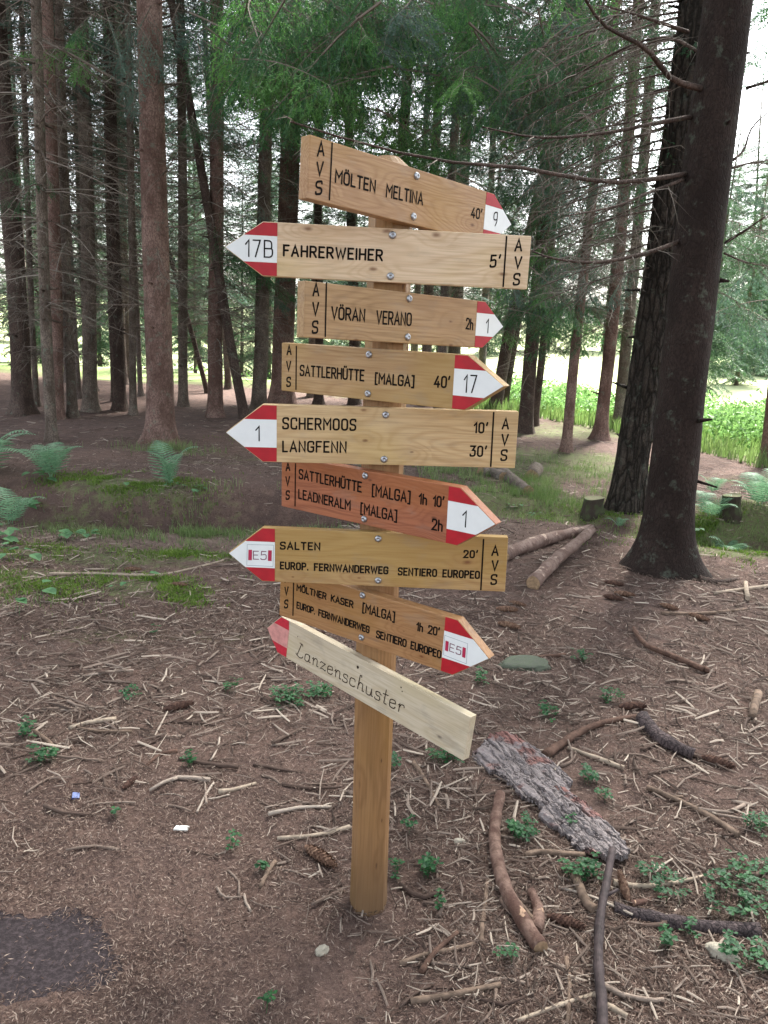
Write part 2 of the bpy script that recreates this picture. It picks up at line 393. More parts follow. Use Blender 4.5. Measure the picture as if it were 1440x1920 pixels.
for px, py, rx, ry, s in [(240, 910, .6, .28, .8), (90, 1090, .5, .25, .75), (250, 1100, .55, .22, .7), (130, 1040, .9, .22, .75), (330, 1040, .6, .16, .75),
                          (450, 1000, .8, .25, .6), (300, 1000, .9, .2, .45), (60, 985, .8, .25, .55), (420, 870, .9, .25, .4), (330, 845, .8, .25, .5), (450, 860, .7, .3, .35),
                          (1000, 880, 1.0, .6, .8), (1080, 860, .9, .5, .65), (950, 930, 1.0, .4, .85), (1060, 960, .8, .25, .8), (1120, 880, .7, .5, .7),
                          (1400, 1030, .65, .2, 1.1), (1330, 1015, .45, .12, 1.0), (1400, 960, 1.2, .5, .6), (1350, 900, 1.4, .5, .35), (860, 860, 1.0, .4, .6),
                          (850, 940, .9, .3, .6), (640, 985, .8, .12, .4), (190, 1190, .4, .14, .45), (380, 1190, .4, .12, .4), (1100, 810, 2, 1., .6), (980, 850, 1.2, .6, .6)]:
    p = gp(px, py); GREEN.append((p.x, p.y, rx, ry, s))
def zones(x, y):
    g = np.zeros_like(x)
    for gx, gy, rx, ry, s in GREEN:
        g = np.maximum(g, s*np.exp(-(((x-gx)/rx)**2+((y-gy)/ry)**2)*.9))
    g = g*(.75+.5*fbm(x*2.1, y*2.1, 41, 2))
    e = y-meadow_edge(x)
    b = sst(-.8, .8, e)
    g = np.maximum(g, .8*sst(-1.6, .2, e))
    pth = np.exp(-((y-ditch_line(x)+.55)/.28)**2)*sst(1.6, .6, x)*.8
    return np.stack([np.clip(g, 0, 1), np.clip(pth, 0, 1), b], 1)
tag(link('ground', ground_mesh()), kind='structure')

# ------------------------------------------------------------------ meadow growth at the wood's edge and beyond
def leaf_cloud(n, cx, cy, cz, sx, sy, sz, size, rng, mat, name, aspect=2.2, up=.3):
    """n single leaves (one quad of two triangles each) as arrays"""
    c = np.stack([cx, cy, cz], 1)
    a = rng.normal(size=(n, 3)); a[:, 2] += up; a /= np.linalg.norm(a, axis=1)[:, None]
    b = rng.normal(size=(n, 3)); b -= a*(a*b).sum(1)[:, None]; b /= np.linalg.norm(b, axis=1)[:, None]
    L = size*(.6+.8*rng.random(n))[:, None]; w = L/aspect
    v = np.stack([c-a*L*.5, c+b*w*.5, c+a*L*.5, c-b*w*.5], 1).reshape(-1, 3)
    f = np.arange(n*4).reshape(-1, 4)
    return v, f
NR = np.random.default_rng(3)
def scatter_band(n, fn):
    out = [];
    while sum(len(o) for o in out) < n:
        p = fn(n); out.append(p)
    return np.concatenate(out)[:n]
def weeds(name, label_kind, n, xr, dr, hgt, size, mat):
    x = NR.uniform(*xr, n); d = NR.uniform(0, 1, n)**1.2*(dr[1]-dr[0])+dr[0]; y = meadow_edge(x)+d
    cl = fbm(x*.8, y*.8, 77, 3)
    keep = (cl > .40) & (cl+.25*NR.random(n) > .52); x, y = x[keep], y[keep]; cl = cl[keep]
    z = G(x, y)+NR.random(len(x))**.8*hgt*(.35+1.2*(cl-.35))
    v, f = leaf_cloud(len(x), x, y, z, 0, 0, 0, size, NR, mat, name)
    return v, f
vs, fs, off = [], [], 0
for args in [(45000, (1.5, 9), (.6, 7), .85, .075), (26000, (8, 22), (1.2, 9), 1.2, .12), (1500, (-12, 2.5), (1.5, 7), .5, .085)]:
    v, f = weeds('w', 0, args[0], args[1], args[2], args[3], args[4], None)
    vs.append(v); fs.append(f+off); off += len(v)
tag(link('meadow_weeds', npmesh('meadow_weeds', np.concatenate(vs), np.concatenate(fs), M['weed'])), kind='stuff',
    label='bright green weeds and nettles along the sunlit edge of the meadow', cat='weeds')

def blades(x, y, h, w, rng, lean=.5):
    n = len(x); z = G(x, y); a = rng.uniform(0, 6.283, n); dx = np.cos(a); dy = np.sin(a)
    b = rng.uniform(0, 6.283, n); l = rng.random(n)*lean*h
    p0 = np.stack([x-dx*w, y-dy*w, z-.005], 1); p1 = np.stack([x+dx*w, y+dy*w, z-.005], 1)
    mx = x+np.cos(b)*l*.35; my = y+np.sin(b)*l*.35
    p2 = np.stack([mx+dx*w*.7, my+dy*w*.7, z+h*.6], 1); p3 = np.stack([mx-dx*w*.7, my-dy*w*.7, z+h*.6], 1)
    p4 = np.stack([x+np.cos(b)*l, y+np.sin(b)*l, z+h], 1)
    v = np.stack([p0, p1, p2, p3, p4], 1).reshape(-1, 3); i = np.arange(n)[:, None]*5
    f = np.concatenate([i+[0, 1, 2], i+[0, 2, 3], i+[3, 2, 4]], 0)
    return v, f
# meadow grass (short, at the edge) and grass inside the wood on the green patches
x = 20-30*NR.random(60000)**2.2; y = meadow_edge(x)+NR.random(60000)**1.6*9-.9; kk = x > 1.5-3.5*NR.random(60000)**3; x, y = x[kk], y[kk]
v1, f1 = blades(x, y, .10+.16*NR.random(len(x)), .004+.0006*y, NR)
tag(link('meadow_grass', npmesh('meadow_grass', v1, f1, M['grass'])), kind='stuff', label='short pale green grass at the edge of the meadow', cat='grass')
gx, gy, gh = [], [], []
for (px, py, rx, ry, s), n, hh in [((250, 995, .55, .22, 1), 2200, .09), ((330, 1010, .5, .2, 1), 1600, .08), ((420, 990, .5, .2, 1), 900, .10), ((950, 900, .7, .4, 1), 2600, .12), ((1000, 930, .6, .25, 1), 1600, .10),
                               ((1070, 880, .7, .5, 1), 1500, .09), ((860, 930, .6, .3, 1), 900, .09), ((1010, 965, .6, .2, 1), 900, .07), ((1400, 985, .8, .3, 1), 1200, .07), ((100, 1090, .5, .3, 1), 500, .05), ((320, 845, .35, .2, 1), 900, .12), ((640, 1000, .7, .15, 1), 500, .06)]:
    p = gp(px, py); n = int(n*2.2); ax_ = NR.normal(p.x, rx*.75, n); ay_ = NR.normal(p.y, ry*.9, n); kk = fbm(ax_*5, ay_*5, 91, 3)+.2*NR.random(n) > .63; gx.append(ax_[kk]); gy.append(ay_[kk]); gh.append(hh*(.2+.8*NR.random(kk.sum())))
gx, gy, gh = map(np.concatenate, (gx, gy, gh))
v1, f1 = blades(gx, gy, gh, .0022, NR, .9)
tag(link('forest_grass', npmesh('forest_grass', v1, f1, M['grass'])), kind='stuff', label='thin grass growing along the ditch and the path in the wood', cat='grass')
# moss fuzz
mx_, my_ = [], []
for px, py, rx, ry, n in [(235, 905, .42, .2, 6000), (1400, 1030, .55, .16, 5000), (1330, 1012, .35, .09, 2500), (250, 1100, .35, .13, 3000), (300, 1120, .2, .06, 1200), (360, 1040, .18, .06, 900), (60, 1100, .4, .15, 2500), (100, 1035, .4, .12, 1800), (560, 830, .5, .2, 800), (1090, 960, .4, .12, 1500)]:
    p = gp(px, py); n = int(n*1.6); ax_ = NR.normal(p.x, rx*.75, n); ay_ = NR.normal(p.y, ry*.9, n); kk = fbm(ax_*6, ay_*6, 95, 3)+.2*NR.random(n) > .60; mx_.append(ax_[kk]); my_.append(ay_[kk])
mx_, my_ = np.concatenate(mx_), np.concatenate(my_)
v1, f1 = blades(mx_, my_, .010+.018*NR.random(len(mx_)), .0035, NR, 1.2)
tag(link('moss', npmesh('moss', v1, f1, M['mossfuzz'])), kind='stuff', label='bright green moss on the forest floor', cat='moss')

# ------------------------------------------------------------------ fallen needles and the finest twigs
def litter(n, L, w, rmin, rmax, seed, thick=False, zoff=.003, tilt=.25, xr=.52):
    r = np.random.default_rng(seed)
    y = rmin*(rmax/rmin)**(r.random(n)**.9); x = r.uniform(-xr, xr, n)*y*1.05*(1.15+.35/y)
    d = fbm(x*1.6, y*1.6, 51, 3)-(.45*sst(.1, -.5, x)*sst(2.9, 2.2, y) if thick else 0); k = (d + .5*r.random(n) > .58); x, y = x[k], y[k]; n = len(x)
    k = np.hypot((x-MUD[0])/.25, (y-MUD[1])/.15) > .95 + .5*(r.random(n)-.35) - 1.4*(r.random(n) < .035); x, y = x[k], y[k]; n = len(x)
    a = r.uniform(0, 6.283, n); l = L*(.45+.9*r.random(n)); el = r.normal(0, tilt, n)
    dx, dy, dz = np.cos(a)*np.cos(el)*l/2, np.sin(a)*np.cos(el)*l/2, np.abs(np.sin(el))*l/2
    z = G(x, y)+zoff+dz*.8+.003*r.random(n)
    c = np.stack([x, y, z], 1); d3 = np.stack([dx, dy, r.choice([-1, 1], n)*dz], 1)
    b = .045*l*r.normal(size=n); nx, ny = -np.sin(a), np.cos(a)
    ww = w*(.45+1.3*r.random(n)**1.5)
    mid = c+np.stack([nx*b, ny*b, 0*b], 1)
    s = np.stack([nx*ww, ny*ww, 0*ww], 1)
    if not thick:
        v = np.stack([c-d3, mid-s, c+d3, mid+s], 1).reshape(-1, 3); f = np.arange(n*4).reshape(-1, 4)
        return v, f
    u = np.zeros((n, 3)); u[:, 2] = ww*1.3
    ring = lambda q, k_: [q-s*k_, q+u*k_, q+s*k_]
    v = np.stack(ring(c-d3, .8)+ring(mid, 1.)+ring(c+d3, .7), 1).reshape(-1, 3)
    i = np.arange(n)[:, None]*9; fs = []
    for q in (0, 3):
        fs += [i+[q, q+1, q+4, q+3], i+[q+1, q+2, q+5, q+4]]
    # close the ends with a degenerate-free quad ring
    return v, np.concatenate(fs, 0)
v1, f1 = litter(300000, .016, .0010, 1.35, 4.2, 8, tilt=.35)
tag(link('needle_litter', npmesh('needle_litter', v1, f1, M['needlelitter'])), kind='stuff', label='reddish brown fallen spruce needles covering the ground', cat='needle litter')
va, fa = litter(26000, .035, .0013, 1.35, 8, 9, True, .004, .18)
vb, fb = litter(12000, .07, .0022, 1.5, 12, 10, True, .005, .12)
vd, fd = litter(130000, .034, .0022, 3.4, 9.5, 18, tilt=.3)
tag(link('needle_litter', npmesh('needle_litter', vd, fd, M['needlelitter'])), kind='stuff', label='fallen needles and small debris farther back on the forest floor', cat='needle litter')
vc, fc = litter(5200, .12, .0034, 2.2, 13, 12, True, .006, .08, .56)
tag(link('twig_litter', npmesh('twig_litter', np.concatenate([va, vb, vc]), np.concatenate([fa, fb+len(va), fc+len(va)+len(vb)]), M['twiglitter'])), kind='stuff',
    label='countless thin twig bits strewn over the forest floor', cat='twig litter')

# ================================================================== THE SIGNPOST
BOARDS = [
{'k': 1, 'dir': 1, 'yaw': 0.7919, 'tilt': -0.0508, 'lean': 0.025, 'c': [0.0507, 1.8005, 1.7968], 'L': 0.6348, 'H': 0.1121, 'bd': 0.5283, 'sh': 0.5577, 'bolts': [[-0.0268, 0.0418], [-0.0278, -0.0396]], 'text': [('A', -0.2996, 0.0211, -0.2813, 0.025, 0.0277), ('V', -0.2996, -0.0133, -0.2817, -0.0097, 0.0264), ('S', -0.2996, -0.0472, -0.2822, -0.044, 0.0266), ('|', -0.2638, 0.0525, -0.2634, -0.0484), ('MÖLTEN', -0.2523, -0.0159, -0.1434, -0.0143, 0.0253), ('MELTINA', -0.1136, -0.0167, -0.0011, -0.0132, 0.027), ("40'", 0.161, -0.0109, 0.2013, -0.0087, 0.0243), ('9', 0.2435, -0.0162, 0.2591, -0.0137, 0.0331)], 'e5': None},
{'k': 2, 'dir': -1, 'yaw': 0.0675, 'tilt': 0.0034, 'lean': 0.0155, 'c': [-0.0387, 1.7583, 1.6759], 'L': 0.6492, 'H': 0.1098, 'bd': 0.5391, 'sh': 0.5694, 'bolts': [[0.0273, 0.0414], [0.0267, -0.0421]], 'text': [('17B', -0.2815, -0.018, -0.2229, -0.0174, 0.0359), ('FAHRERWEIHER', -0.2023, -0.0132, 0.0091, -0.0129, 0.0249), ("5'", 0.2386, -0.0144, 0.2625, -0.0132, 0.0272), ('|', 0.2708, 0.0506, 0.2715, -0.0513), ('A', 0.2896, 0.0211, 0.3065, 0.022, 0.027), ('V', 0.2916, -0.0141, 0.3085, -0.0133, 0.0263), ('S', 0.2919, -0.0489, 0.3075, -0.0481, 0.0266)], 'e5': None},
{'k': 3, 'dir': 1, 'yaw': 0.7114, 'tilt': -0.0274, 'lean': 0.0427, 'c': [0.0461, 1.7896, 1.5482], 'L': 0.5861, 'H': 0.1083, 'bd': 0.489, 'sh': 0.5165, 'bolts': [[-0.0195, 0.0414], [-0.0189, -0.0402]], 'text': [('A', -0.2755, 0.0254, -0.2589, 0.0267, 0.027), ('V', -0.2754, -0.012, -0.2587, -0.0109, 0.0273), ('S', -0.2749, -0.0467, -0.2593, -0.0459, 0.0266), ('|', -0.2424, 0.0542, -0.2416, -0.0495), ('VÖRAN', -0.2284, -0.0162, -0.1403, -0.0153, 0.0269), ('VERANO', -0.1102, -0.0182, -0.0092, -0.0167, 0.0292), ('2h', 0.1615, -0.0137, 0.1865, -0.015, 0.027), ('1', 0.229, -0.0197, 0.2395, -0.0191, 0.0345)], 'e5': None},
{'k': 4, 'dir': 1, 'yaw': -0.5695, 'tilt': 0.0084, 'lean': -0.0034, 'c': [-0.0171, 1.75, 1.4241], 'L': 0.581, 'H': 0.1129, 'bd': 0.466, 'sh': 0.4958, 'bolts': [[-0.039, 0.0428], [-0.0382, -0.0424]], 'text': [('A', -0.2748, 0.0278, -0.2594, 0.0287, 0.0245), ('V', -0.2757, -0.0098, -0.2602, -0.0087, 0.0247), ('S', -0.2745, -0.047, -0.2603, -0.0459, 0.0249), ('|', -0.2452, 0.0501, -0.2448, -0.0495), ('SATTLERHÜTTE', -0.2342, -0.0176, -0.049, -0.0168, 0.0266), ('[MALGA]', -0.0211, -0.0197, 0.081, -0.0191, 0.025), ("40'", 0.1289, -0.0157, 0.1675, -0.0145, 0.0257), ('17', 0.1991, -0.0204, 0.2292, -0.0193, 0.0373)], 'e5': None},
{'k': 5, 'dir': -1, 'yaw': 0.0446, 'tilt': 0.0174, 'lean': 0.0076, 'c': [-0.0348, 1.7588, 1.2879], 'L': 0.654, 'H': 0.1288, 'bd': 0.5405, 'sh': 0.5721, 'bolts': [[0.0283, 0.0489], [0.0279, -0.0511]], 'text': [('SCHERMOOS', -0.2012, 0.0102, -0.0364, 0.0111, 0.0276), ('LANGFENN', -0.2012, -0.0415, -0.057, -0.0393, 0.027), ("10'", 0.2269, 0.013, 0.2597, 0.0129, 0.0258), ("30'", 0.2212, -0.0404, 0.2604, -0.0405, 0.0262), ('|', 0.2702, 0.0607, 0.2711, -0.0608), ('A', 0.2903, 0.0231, 0.3069, 0.0235, 0.0268), ('V', 0.2911, -0.0134, 0.3078, -0.013, 0.0271), ('S', 0.2919, -0.0486, 0.3076, -0.0482, 0.0273), ('1', -0.261, -0.0182, -0.2508, -0.0179, 0.035)], 'e5': None},
{'k': 6, 'dir': 1, 'yaw': -0.601, 'tilt': 0.0054, 'lean': -0.0145, 'c': [-0.0127, 1.7488, 1.1428], 'L': 0.595, 'H': 0.1283, 'bd': 0.4784, 'sh': 0.5063, 'bolts': [[-0.0405, 0.0521], [-0.0397, -0.05]], 'text': [('A', -0.2837, 0.0271, -0.2686, 0.0293, 0.023), ('V', -0.2842, -0.0107, -0.2691, -0.0083, 0.0255), ('S', -0.2832, -0.0456, -0.2695, -0.0433, 0.0246), ('|', -0.2517, 0.05, -0.252, -0.0555), ('SATTLERHÜTTE', -0.241, 0.0139, -0.0488, 0.0108, 0.0262), ('[MALGA]', -0.0205, 0.0078, 0.085, 0.0081, 0.0278), ('1h', 0.1061, 0.0101, 0.1281, 0.0108, 0.0257), ("10'", 0.1427, 0.0113, 0.1716, 0.0132, 0.0254), ('LEADNERALM', -0.2418, -0.0358, -0.0799, -0.0379, 0.0254), ('[MALGA]', -0.0516, -0.0401, 0.0517, -0.0403, 0.0273), ('2h', 0.143, -0.0415, 0.1711, -0.0408, 0.0268), ('1', 0.2176, -0.0206, 0.2288, -0.02, 0.0369)], 'e5': None},
{'k': 7, 'dir': -1, 'yaw': -0.0477, 'tilt': 0.024, 'lean': 0.0498, 'c': [-0.036, 1.7614, 0.999], 'L': 0.6518, 'H': 0.1297, 'bd': 0.541, 'sh': 0.5713, 'bolts': [[0.0266, 0.0499], [0.0293, -0.0501]], 'text': [('SALTEN', -0.2032, 0.0139, -0.1079, 0.0157, 0.0199), ("20'", 0.2251, 0.0118, 0.2589, 0.0127, 0.0197), ('EUROP. FERNWANDERWEG', -0.203, -0.0339, 0.0527, -0.0349, 0.0195), ('SENTIERO EUROPEO', 0.0748, -0.0362, 0.2657, -0.0366, 0.0199), ('|', 0.2698, 0.0578, 0.2696, -0.0619), ('A', 0.2892, 0.0195, 0.3061, 0.0202, 0.0261), ('V', 0.2911, -0.0161, 0.307, -0.0154, 0.0263), ('S', 0.2908, -0.0498, 0.3062, -0.0491, 0.0265)], 'e5': [[-0.281, 0.0239], [-0.2168, 0.0249], [-0.2183, -0.0279], [-0.2823, -0.0279]]},
{'k': 8, 'dir': 1, 'yaw': -0.5826, 'tilt': -0.0181, 'lean': 0.0011, 'c': [-0.0063, 1.7487, 0.8486], 'L': 0.5988, 'H': 0.1329, 'bd': 0.4836, 'sh': 0.5146, 'bolts': [[-0.0421, 0.0563], [-0.0377, -0.0503]], 'text': [('A', -0.2852, 0.0268, -0.2715, 0.0302, 0.0244), ('V', -0.2844, -0.0085, -0.2707, -0.0049, 0.0246), ('S', -0.2836, -0.0434, -0.2699, -0.0397, 0.0248), ('|', -0.2549, 0.0326, -0.2531, -0.0538), ('MÖLTNER KASER', -0.2449, 0.0142, -0.0667, 0.016, 0.0194), ('[MALGA]', -0.0406, 0.0132, 0.0527, 0.0145, 0.0252), ("1h 20'", 0.111, 0.0103, 0.1732, 0.0141, 0.022), ('EUROP. FERNWANDERWEG', -0.2427, -0.0322, -0.0156, -0.0344, 0.0196), ('SENTIERO EUROPEO', 0.0034, -0.0393, 0.1823, -0.0374, 0.0207)], 'e5': [[0.1861, 0.0223], [0.2456, 0.0198], [0.2472, -0.029], [0.1872, -0.0258]]},
{'k': 9, 'dir': -1, 'yaw': -0.7422, 'tilt': -0.0597, 'lean': 0.0545, 'c': [-0.0492, 1.7804, 0.6892], 'L': 0.6898, 'H': 0.1052, 'bd': 0.6008, 'sh': 0.637, 'bolts': [[0.0032, 0.0281], [0.0032, 0.0281]], 'text': [('*Lanzenschuster', -0.2207, -0.0319, 0.1633, -0.0241, 0.0464)], 'e5': None}]

def rnd_poly(pts, closed=False, seg=5):
    """pts (x, y[, r]) -> list of (x, y) with rounded corners"""
    P = [(p[0], p[1], p[2] if len(p) > 2 else 0.) for p in pts]; n = len(P); out = []
    for i, (x, y, r) in enumerate(P):
        if r == 0 or (not closed and i in (0, n-1)): out.append((x, y)); continue
        a = Vector(P[(i-1) % n][:2]); b = Vector((x, y)); c = Vector(P[(i+1) % n][:2])
        u = (a-b); w = (c-b); lu, lw = u.length, w.length; r_ = min(r, lu*.499, lw*.499)
        p0 = b+u/lu*r_; p2 = b+w/lw*r_
        for k in range(seg+1):
            t = k/seg; q = p0*(1-t)**2 + b*(2*t*(1-t)) + p2*t*t
            # pull towards a circular arc
            out.append((q.x, q.y))
    if closed: out.append(out[0])
    return out
R_ = .24
GL = {  # glyph: (width, [polylines]); points (x, y, corner radius)
 'A': (.60, [[(0, 0), (.30, 1), (.60, 0)], [(.11, .32), (.49, .32)]]),
 'B': (.56, [[(0, .52), (.3, .52, 0), (.5, .52, .2), (.5, 1, .24), (0, 1), (0, 0), (.56, 0, .26), (.56, .52, .26), (.3, .52)]]),
 'C': (.52, [[(.52, .76), (.52, 1, R_), (0, 1, R_), (0, 0, R_), (.52, 0, R_), (.52, .24)]]),
 'D': (.55, [[(0, 0), (0, 1), (.55, 1, .28), (.55, 0, .28), (0, 0), (0, .02)]]),
 'E': (.46, [[(.46, 1), (0, 1), (0, 0), (.46, 0)], [(0, .52), (.38, .52)]]),
 'F': (.46, [[(.46, 1), (0, 1), (0, 0)], [(0, .52), (.38, .52)]]),
 'G': (.55, [[(.55, .76), (.55, 1, R_), (0, 1, R_), (0, 0, R_), (.55, 0, R_), (.55, .46), (.32, .46)]]),
 'H': (.54, [[(0, 0), (0, 1)], [(.54, 0), (.54, 1)], [(0, .51), (.54, .51)]]),
 'I': (.02, [[(.01, 0), (.01, 1)]]),
 'K': (.54, [[(0, 0), (0, 1)], [(.52, 1), (0, .42)], [(.17, .6), (.54, 0)]]),
 'L': (.42, [[(0, 1), (0, 0), (.42, 0)]]),
 'M': (.66, [[(0, 0), (0, 1), (.33, .45), (.66, 1), (.66, 0)]]),
 'N': (.54, [[(0, 0), (0, 1), (.54, 0), (.54, 1)]]),
 'O': (.54, [[(0, .5, 0), (0, 1, .26), (.54, 1, .26), (.54, 0, .26), (0, 0, .26), (0, .5)]]),
 'P': (.52, [[(0, 0), (0, 1), (.52, 1, .25), (.52, .46, .25), (0, .46)]]),
 'R': (.54, [[(0, 0), (0, 1), (.52, 1, .25), (.52, .48, .25), (0, .48)], [(.26, .48), (.54, 0)]]),
 'S': (.52, [[(.52, .82), (.52, 1, .22), (0, 1, .25), (0, .53, .22), (.52, .47, .22), (.52, 0, .25), (0, 0, .22), (0, .18)]]),
 'T': (.52, [[(0, 1), (.52, 1)], [(.26, 1), (.26, 0)]]),
 'U': (.54, [[(0, 1), (0, 0, .26), (.54, 0, .26), (.54, 1)]]),
 'V': (.56, [[(0, 1), (.28, 0), (.56, 1)]]),
 'W': (.86, [[(0, 1), (.21, 0), (.43, .85), (.65, 0), (.86, 1)]]),
 '0': (.48, [[(0, .5, 0), (0, 1, .24), (.48, 1, .24), (.48, 0, .24), (0, 0, .24), (0, .5)]]),
 '1': (.22, [[(0, .74), (.22, 1), (.22, 0)]]),
 '2': (.48, [[(0, .78), (0, 1, .22), (.48, 1, .24), (.48, .62, .1), (0, 0), (.5, 0)]]),
 '3': (.48, [[(.0, 1), (.46, 1), (.22, .6), (.48, .58, .2), (.48, 0, .24), (0, 0, .22), (0, .16)]]),
 '4': (.52, [[(.34, 1), (0, .26), (.52, .26)], [(.38, .5), (.38, 0)]]),
 '5': (.48, [[(.46, 1), (.06, 1), (.03, .55), (.48, .66, .22), (.48, 0, .24), (0, 0, .22), (0, .14)]]),
 '7': (.48, [[(0, 1), (.48, 1), (.16, 0)]]),
 '9': (.46, [[(.46, .70, 0), (.46, 1, .23), (0, 1, .23), (0, .44, .23), (.46, .44, .23), (.46, .72)], [(.46, .74), (.46, .3, .1), (.26, 0)]]),
 'h': (.40, [[(0, 1), (0, 0)], [(0, .46), (0, .64, .12), (.40, .64, .19), (.40, 0)]]),
 '[': (.22, [[(.22, 1.06), (0, 1.06), (0, -.12), (.22, -.12)]]),
 ']': (.22, [[(0, 1.06), (.22, 1.06), (.22, -.12), (0, -.12)]]),
 "'": (.10, [[(.09, 1.04), (.02, .78)]]),
 '.': (.04, [[(.02, .0), (.02, .05)]]),
 ' ': (.42, [])}
GL['Ö'] = (.54, GL['O'][1]+[[(.15, 1.18), (.15, 1.24)], [(.39, 1.18), (.39, 1.24)]])
GL['Ü'] = (.54, GL['U'][1]+[[(.15, 1.18), (.15, 1.24)], [(.39, 1.18), (.39, 1.24)]])
# joined-up hand for the pale board: x-height .5
HW = {
 'L': (.62, [[(.52, .94, 0), (.50, 1.04, .05), (.40, 1.04, .1), (.10, .06, .03), (0, .16, 0)], [(.0, .16), (.12, .06, .05), (.36, -.04, .08), (.58, .04, .05), (.62, .16)]]),
 'a': (.50, [[(.40, .40, 0), (.36, .54, .1), (.04, .52, .2), (.0, .02, .2), (.30, -.04, .14), (.42, .30, .05), (.42, .52)], [(.42, .52), (.40, .02, .04), (.52, .04)]]),
 'n': (.52, [[(0, .42), (.08, .52), (.10, 0)], [(.10, .30), (.22, .56, .1), (.42, .52, .1), (.42, .02, .04), (.54, .04)]]),
 'z': (.46, [[(.0, .44), (.06, .54, .02), (.42, .50), (.04, .02), (.28, .08, .05), (.46, .0, .02), (.48, .08)]]),
 'e': (.44, [[(.04, .26), (.42, .34, .02), (.40, .56, .16), (.02, .54, .2), (.02, -.02, .2), (.36, -.02, .14), (.44, .12)]]),
 's': (.40, [[(.36, .44), (.34, .56, .1), (.02, .54, .14), (.06, .28, .1), (.38, .26, .12), (.36, -.03, .14), (.02, -.03, .1), (0, .08)]]),
 'c': (.42, [[(.40, .42), (.36, .56, .12), (.0, .54, .2), (.0, -.02, .2), (.34, -.03, .14), (.42, .08)]]),
 'h': (.54, [[(.26, .94, 0), (.26, 1.04, .04), (.14, 1.04, .08), (.06, .0)], [(.09, .28), (.20, .56, .1), (.42, .50, .1), (.42, .02, .04), (.54, .04)]]),
 'u': (.52, [[(.0, .50), (.02, -.02, .14), (.34, -.02, .14), (.40, .50)], [(.40, .5), (.42, .02, .04), (.54, .04)]]),
 't': (.34, [[(.18, .96), (.12, .0, .06), (.30, .0)], [(.0, .62), (.36, .66)]]),
 'r': (.42, [[(.04, .42), (.12, .52), (.10, -.02)], [(.11, .3), (.22, .54, .1), (.42, .54, .08), (.44, .42)]])}
def ribbon(mb, pl, wdt, z, rot=None):
    """flat stroke with rounded ends and mitred joints"""
    P = [Vector((a[0], a[1])) for a in pl]; Q = [P[0]]
    for p in P[1:]:
        if (p-Q[-1]).length > wdt*.08: Q.append(p)
    P = Q
    if len(P) < 2: P.append(P[0]+Vector((0, wdt*.1)))
    h = wdt/2; L, Rr = [], []; n = len(P); closed = (P[0]-P[-1]).length < 1e-6
    for i in range(n):
        a = (P[i]-P[i-1]).normalized() if i > 0 else ((P[0]-P[-2]).normalized() if closed else None)
        b = (P[i+1]-P[i]).normalized() if i < n-1 else ((P[1]-P[0]).normalized() if closed else None)
        if a is None: a = b
        if b is None: b = a
        na = Vector((-a.y, a.x)); nb = Vector((-b.y, b.x)); m = na+nb
        if m.length < .3: m = na; k = 1
        else:
            m.normalize(); k = min(1/max(m.dot(na), .35), 2.2)
        L.append(P[i]+m*h*k); Rr.append(P[i]-m*h*k)
    for i in range(n-1):
        mb.poly([(*Rr[i], z), (*Rr[i+1], z), (*L[i+1], z), (*L[i], z)])
    if not closed:
        for e, s in ((0, -1), (n-1, 1)):
            d = (P[1]-P[0]).normalized()*-1 if e == 0 else (P[-1]-P[-2]).normalized()
            pr = Vector((-d.y, d.x)); pts = []
            for k in range(7):
                t = math.pi*k/6; pts.append((*(P[e]+pr*(-math.cos(t)*h)+d*(math.sin(t)*h)), z))
            mb.poly(pts)
def write(txt, x0, y0, x1, y1, cap, sw, gap=.24, hand=False, z=.0004):
    tab = HW if hand else GL
    adv = []; x = 0
    for c in txt:
        w, pl = tab[c]; adv.append(x); x += w+gap
    x -= gap; d = Vector((x1-x0-sw*.9, y1-y0)); sx = d.x/x
    if len(txt) == 1 and x < .3: sx = cap*.95
    mb = MB(); k = 0
    for c, a in zip(txt, adv):
        for pl in tab[c][1]:
            pts = rnd_poly(pl)
            q = [(x0+sw*.45+(a+p[0])*sx, y0+sw*.5+d.y*((a+p[0])/x)+p[1]*(cap-sw)) for p in pts]
            ribbon(mb, q, sw, z+k*.00002); k += 1
    return mb
def board_shape(b):
    dr, L, H, sh = b['dir'], b['L'], b['H'], b['sh']; e = -dr*L/2
    pts = [(e, -H/2), (e+dr*sh, -H/2), (e+dr*L, 0), (e+dr*sh, H/2), (e, H/2)]
    return pts if dr > 0 else pts[::-1]
